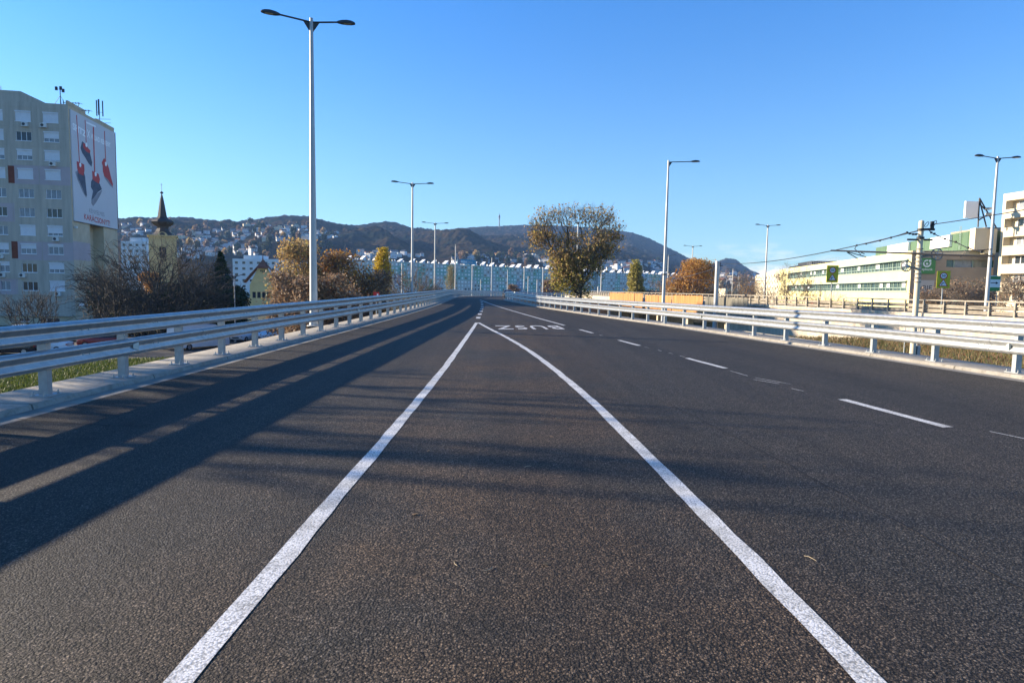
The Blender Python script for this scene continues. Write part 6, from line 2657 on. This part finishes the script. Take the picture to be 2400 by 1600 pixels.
# bare trees
def bare(px, Y, ytop, wpx, label, seed, gz=GZ, n=900, bark='barkdark', low=.3, twig_len=.9, tr=.22, droop=0.0, twigs=3, leaves=None, per=2, name='bare_tree', group=None, rx_y=1.0, twig_r=.007, rmin=.013):
    k = Y / FPX
    b = at(px, ytop, Y)
    H_ = b.z - gz
    W_ = wpx * k / 2
    g = np.random.default_rng(seed)
    pr_ = [(0, 0, H_ * .6, W_ * .85, W_ * .85 * rx_y, H_ * .38, 2.0)]
    for q in range(8):
        a = q * 2.4 + g.random()
        rr_ = W_ * (.3 + .25 * g.random())
        z_ = H_ * (low + (.85 - low) * g.random())
        pr_.append((math.cos(a) * W_ * .7, math.sin(a) * W_ * .7 * rx_y, z_, rr_, rr_, min(rr_, (H_ - z_) * .95 + .2), .6))
    return tree(name, (b.x, b.y, gz), pr_, label, n=n, bark=bark, leaves=leaves, leaf_size=.14, per=per, spread=.4, twigs=twigs, twig_len=twig_len, tr=tr, trunk_h=.16, seed=seed, bf=.6, droop=droop, group=group, crown_name='twigs', twig_r=twig_r, rmin=rmin)


bare(372, 70, 574, 300, 'wide bare dark willow-like tree in front of the church tower', 51, n=850, droop=.3, twig_len=1.9, tr=.40, twigs=2, low=.2, rx_y=.6, twig_r=.021, rmin=.036)
bare(270, 66, 640, 190, 'bare dark tree with drooping twigs beside the tower block wall', 52, n=380, droop=.45, twig_len=1.6, tr=.26, twigs=2, rx_y=.7, twig_r=.019, rmin=.032)
bare(480, 80, 630, 120, 'bare dark tree between the willow and the dark conifer', 53, n=260, droop=.1, twig_len=1.2, twigs=2, twig_r=.018, rmin=.03)
bare(72, 62, 688, 130, 'small bare tree in front of the tower block', 54, n=260, twig_len=.9, tr=.12, twigs=2, droop=-.4, twig_r=.014, rmin=.022)
bare(968, 105, 622, 130, 'round bare tree in front of the panel block, behind the second lamp', 55, n=520, twig_len=1.0, tr=.26, bark='bark', twigs=2, twig_r=.02, rmin=.03)
bare(1010, 110, 668, 60, 'low reddish bare shrub below the third lamp', 56, n=300, twig_len=.6, tr=.1, bark='bark', leaves=LF['brown'], per=3)
bare(930, 116, 672, 70, 'low dark bare shrub right of the yellow poplar', 57, n=300, twig_len=.6, tr=.1)
# dark evergreens
def conifer(px, Y, ytop, wpx, label, seed, gz=GZ):
    k = Y / FPX
    b = at(px, ytop, Y)
    H_ = b.z - gz
    W_ = wpx * k / 2
    g = np.random.default_rng(seed)
    o = empty('conifer', (b.x, b.y, gz))
    tag(o, label, 'tree')
    mb = MB()
    mb.tube([(0, 0, -.3), (0, 0, H_ * .5), (0, 0, H_)], [.2, .12, .02], 8)
    mb.build('trunk', [M['barkdark']], o)
    n = 9000
    z = H_ * (1 - g.random(n) ** .62 * .94)
    tier = .75 + .25 * np.abs(np.sin(z * 3.1))
    lim = W_ * (1 - z / H_) ** .8 * tier + .08
    a = g.random(n) * 6.283
    r = lim * (g.random(n) ** .45) * (1 + .12 * g.normal(size=n))
    Cc = np.stack([np.cos(a) * r, np.sin(a) * r, z - r * .22], 1)
    v, f = leaf_quads(Cc, .30, g, elong=1.9)
    link('crown', np_mesh('crown', v, f, [LF['green']]), o)
    return o


conifer(517, 88, 590, 100, 'dark green conifer with a pointed tip between the willow and the yellow house', 61)
GD = 'dark shrubs along the church garden'
for i, (px, Y, yt, w, lab) in enumerate(((452, 84, 655, 130, 'dark evergreen bush below the willow, beside the conifer'), (543, 82, 676, 60, 'dark evergreen bush between the conifer and the thin lamp'), (330, 78, 690, 110, 'dark evergreen bush left under the willow'),
                                         (400, 92, 665, 90, 'dark bush right behind the willow trunk'), (520, 78, 690, 110, 'low dark evergreen bush in front of the conifer'), (255, 90, 690, 80, 'low dark bush at the foot of the tower block wall'))):
    round_tree(px, Y, yt, w, lab, 70 + i, LF['green'], n=450, per=26, ls=.24, low=.12, name='dark_bush', group=GD, twig_len=.4, tr=.12)
round_tree(352, 125, 645, 36, 'small orange-leaved tree glowing behind the willow', 79, LF['rust'], n=250, per=14, ls=.26, low=.3)
# right side
round_tree(1622, 135, 612, 128, 'orange and brown tree behind the double-arm lamp, right of the collared lamp', 81, [LF['brown'], LF['rust']], n=1300, per=11, ls=.24, low=.15)
bare(1720, 150, 640, 130, 'bare brown trees edge, right of the near tram pole', 82, n=700, bark='bark', leaves=LF['brown'], per=3, twig_len=1.0)
bare(1570, 150, 640, 80, 'bare grey-brown tree left of the orange tree', 83, n=600, bark='bark', leaves=LF['brown'], per=4, twig_len=1.0)
bare(1866, 92, 602, 90, 'tall bare tree in front of the yellow building, before its railing', 84, n=420, bark='bark', twig_len=.8, tr=.14, leaves=LF['brown'], per=1.0 and 1, low=.4)
bare(1800, 100, 655, 110, 'bare reddish tree before the small-windowed wing', 85, n=600, bark='bark', twig_len=.8, tr=.14, leaves=LF['rust'], per=1)
bare(1940, 88, 668, 70, 'small bare bush left of the first speed sign post', 86, n=200, bark='bark', twig_len=.7, tr=.1)
bare(2015, 88, 690, 60, 'small bare bush below the yellow wall right of the first speed sign', 87, n=160, bark='bark', twig_len=.5, tr=.07)
for i, (px, Y, yt, w, lab) in enumerate(((2230, 72, 664, 90, 'dry tan hedge bush behind the second speed sign'), (2285, 74, 660, 80, 'dry tan hedge bush left of the tall lamp'), (2180, 74, 685, 60, 'low dry tan bush below the grey sign'), (2385, 66, 655, 70, 'bare tan bush below the balcony block'))):
    bare(px, Y, yt, w, lab, 90 + i, gz=0.35, n=420, bark='barkpale', twig_len=.6, tr=.07, low=.1, twigs=4, leaves=LF['brown'], per=2, group='dry hedge bushes before the office end wall')
for i, (px, Y, yt, w, lab) in enumerate(((1203, 225, 668, 34, 'small reddish shrub before the panel block, right of the rail end'), (1293, 230, 658, 46, 'reddish shrub at the foot of the panel block, left of the big tree'))):
    round_tree(px, Y, yt, w, lab, 95 + i, LF['brown'], n=250, per=16, ls=.35, low=.15, name='shrub', twig_len=.6)
# bare street trees on the left verge; their long shadows lie across the road
for i, (x, y, h, w, lab) in enumerate(((-27, 16.4, 14.2, 8.0, 'bare street tree left of the lawn, first in its row'), (-30.5, 13.6, 15.5, 7, 'bare street tree left of the lawn, second in its row'))):
    k_ = 1500 / 60
    pr_ = [(0, 0, h * .6, w * .45, w * .45, h * .38, 2), (w * .3, 0, h * .7, w * .3, w * .3, h * .22, 1), (-w * .3, .5, h * .65, w * .3, w * .3, h * .25, 1)]
    tree('bare_tree', (x, y, GZ), pr_, lab, n=210, bark='barkdark', twigs=1, twig_len=1.2, tr=.24, trunk_h=.2, seed=110 + i, bf=.6, crown_name='twigs', twig_r=.035, rmin=.06)

# ------------------------------------------------------------------ houses and trees on the slopes
def slope_house(kind):
    g = random.Random(kind)
    mb = MB()
    w, d, h = [(13, 10, 7.5), (10, 9, 6.5), (18, 10, 8.5), (12, 12, 9.5)][kind]
    rf = [3.6, 4.2, .5, 3.0][kind]
    mb.box((0, 0, h / 2 - 3), (w, d, h + 6), 0, 0)
    if kind == 2:
        mb.box((0, 0, h + .25), (w + .8, d + .8, .5), 0, 1)
        mb.box((w * .2, 0, h + 1.6), (w * .4, d * .6, 2.4), 0, 0)
    else:
        e = .7
        mb.prism([(-w / 2 - e, -d / 2 - e, h), (-w / 2 - e, d / 2 + e, h), (-w / 2 - e, 0, h + rf)], (w + 2 * e, 0, 0), 1)
        mb.box((w * .25, d * .1, h + rf * .8), (.9, .9, 2.0), 0, 0)
    for f in range(int(h // 3)):
        for q in range(int(w // 3.2)):
            x = -w / 2 + 1.9 + q * 3.2
            mb.box((x, -d / 2 - .03, 1.6 + f * 3.0), (1.5, .08, 1.4), 0, 2)
    for f in range(int(h // 3)):
        mb.box((-w / 2 - .03, 0, 1.6 + f * 3), (.08, 1.5, 1.4), 0, 2)
    return mb


hm = {}
WALLS = [M['white'], mat('house_white', (0.72, 0.72, 0.70), .85), M['cream'], mat('house_pink', (0.55, 0.40, 0.34), .9)]
ROOFS = [M['tile'], M['dark'], mat('roof_grey', (0.16, 0.16, 0.17), .8)]
for k in range(4):
    for wi in range(4):
        for ri in range(3):
            hm[(k, wi, ri)] = None


def house_at(p, s, rz, k, wi, ri, label, group):
    if hm[(k, wi, ri)] is None:
        hm[(k, wi, ri)] = slope_house(k).mesh('house', [WALLS[wi], ROOFS[ri], M['glass']])
    o = link('hillside_house', hm[(k, wi, ri)], None, p)
    o.rotation_euler = (0, 0, rz)
    o.scale = (s, s, s)
    return tag(o, label, 'house', group)


gH = random.Random(77)
made = []


def houses(regions, count, label, group, s0, s1, mind):
    n = 0
    tries = 0
    while n < count and tries < count * 40:
        tries += 1
        x0, y0, x1, y1 = gH.choice(regions)
        px, py = gH.uniform(x0, x1), gH.uniform(y0, y1)
        if any(abs(px - a) < mind and abs(py - b) < mind * .55 for a, b in made):
            continue
        p = on_hill(px, py)
        if p is None:
            continue
        made.append((px, py))
        ang = math.atan2(p.x, p.y)
        house_at((p.x, p.y, p.z - .5), gH.uniform(s0, s1), -ang + gH.uniform(-.7, .7), gH.choice([0, 0, 1, 2, 3]), gH.choice([0, 1, 1, 0, 2]), gH.choice([0, 1, 2, 2]), label, group)
        n += 1


houses([(285, 524, 350, 560), (415, 545, 480, 590), (480, 538, 560, 600), (560, 530, 640, 562), (620, 532, 720, 566), (660, 534, 720, 560), (730, 545, 790, 560), (480, 580, 600, 600), (400, 560, 470, 610)], 150,
       'pale little house among trees on the left hillside', 'houses on the left hillside', .45, .75, 7)
houses([(1060, 606, 1130, 622), (1090, 602, 1240, 618), (1200, 602, 1300, 622), (1280, 606, 1330, 628), (1400, 614, 1560, 634), (1420, 618, 1560, 640), (840, 596, 1000, 606)], 110,
       'little house on the lower slope above the panel block roofs', 'houses on the lower slope', .45, .8, 6)
houses([(1690, 642, 1780, 672)], 12, 'pale little house among the bare wood right of the orange tree', 'houses at the foot of the small peak', .7, 1.1, 9)

# crowns among the houses
tm = []
for k in range(3):
    g = np.random.default_rng(200 + k)
    pr_ = [(0, 0, 5.5, 3.2, 3.2, 3.6, 2), (1.6, .4, 4.5, 2.2, 2.2, 2.4, 1), (-1.5, -.5, 5.0, 2.2, 2.2, 2.6, 1)]
    Cc = blobs(g, 420, pr_, .1)
    v, f = leaf_quads(Cc, 1.15, g)
    V_, F_ = tubes_np(np.array([[0, 0, -2.]]), np.array([[0, 0, 6.]]), np.array([.35]), np.array([.1]), 6)
    tm.append(np_mesh('slope_tree', np.concatenate([V_, v]), np.concatenate([F_, f + len(V_)]), [M['barkdark'], [LF['green'], LF['brown'], LF['olivebrown']][k]], False, np.concatenate([np.zeros(len(F_), int), np.ones(len(f), int)])))
n = 0
while n < 190:
    x0, y0, x1, y1, wgt = gH.choice([(285, 520, 480, 600, 1), (480, 530, 640, 605, 1), (560, 526, 790, 600, 1), (1060, 606, 1560, 642, 1), (1060, 604, 1330, 622, 1), (1690, 640, 1800, 675, 1)])
    px, py = gH.uniform(x0, x1), gH.uniform(y0, y1)
    p = on_hill(px, py)
    if p is None:
        n += 1
        continue
    k = gH.choice([0, 0, 1, 1, 2])
    o = link('slope_tree', tm[k], None, (p.x, p.y, p.z - .5))
    s = gH.uniform(.8, 1.5)
    o.scale = (s, s, s * gH.uniform(.9, 1.3))
    o.rotation_euler = (0, 0, gH.uniform(0, 6.28))
    tag(o, ['dark green tree', 'brown autumn tree', 'olive-brown tree'][k] + ' among the houses on the slope', 'tree', 'trees among the hillside houses')
    n += 1

# ------------------------------------------------------------------ the air between here and the hills
mb = MB()
mb.box((0, 1500, 250), (7000, 5400, 518))
hz = mb.build('haze', [])
hm_ = bpy.data.materials.new('haze_air')
hm_.use_nodes = True
hnt = hm_.node_tree
hnt.nodes.clear()
hout = hnt.nodes.new('ShaderNodeOutputMaterial')
hv = hnt.nodes.new('ShaderNodeVolumePrincipled')
hv.inputs['Color'].default_value = (0.30, 0.55, 1.0, 1)
hv.inputs['Density'].default_value = 0.00012
hv.inputs['Anisotropy'].default_value = 0.0
hnt.links.new(hv.outputs[0], hout.inputs['Volume'])
hz.data.materials.append(hm_)
tag(hz, 'thin pale blue haze over the valley', 'haze', kind='stuff')
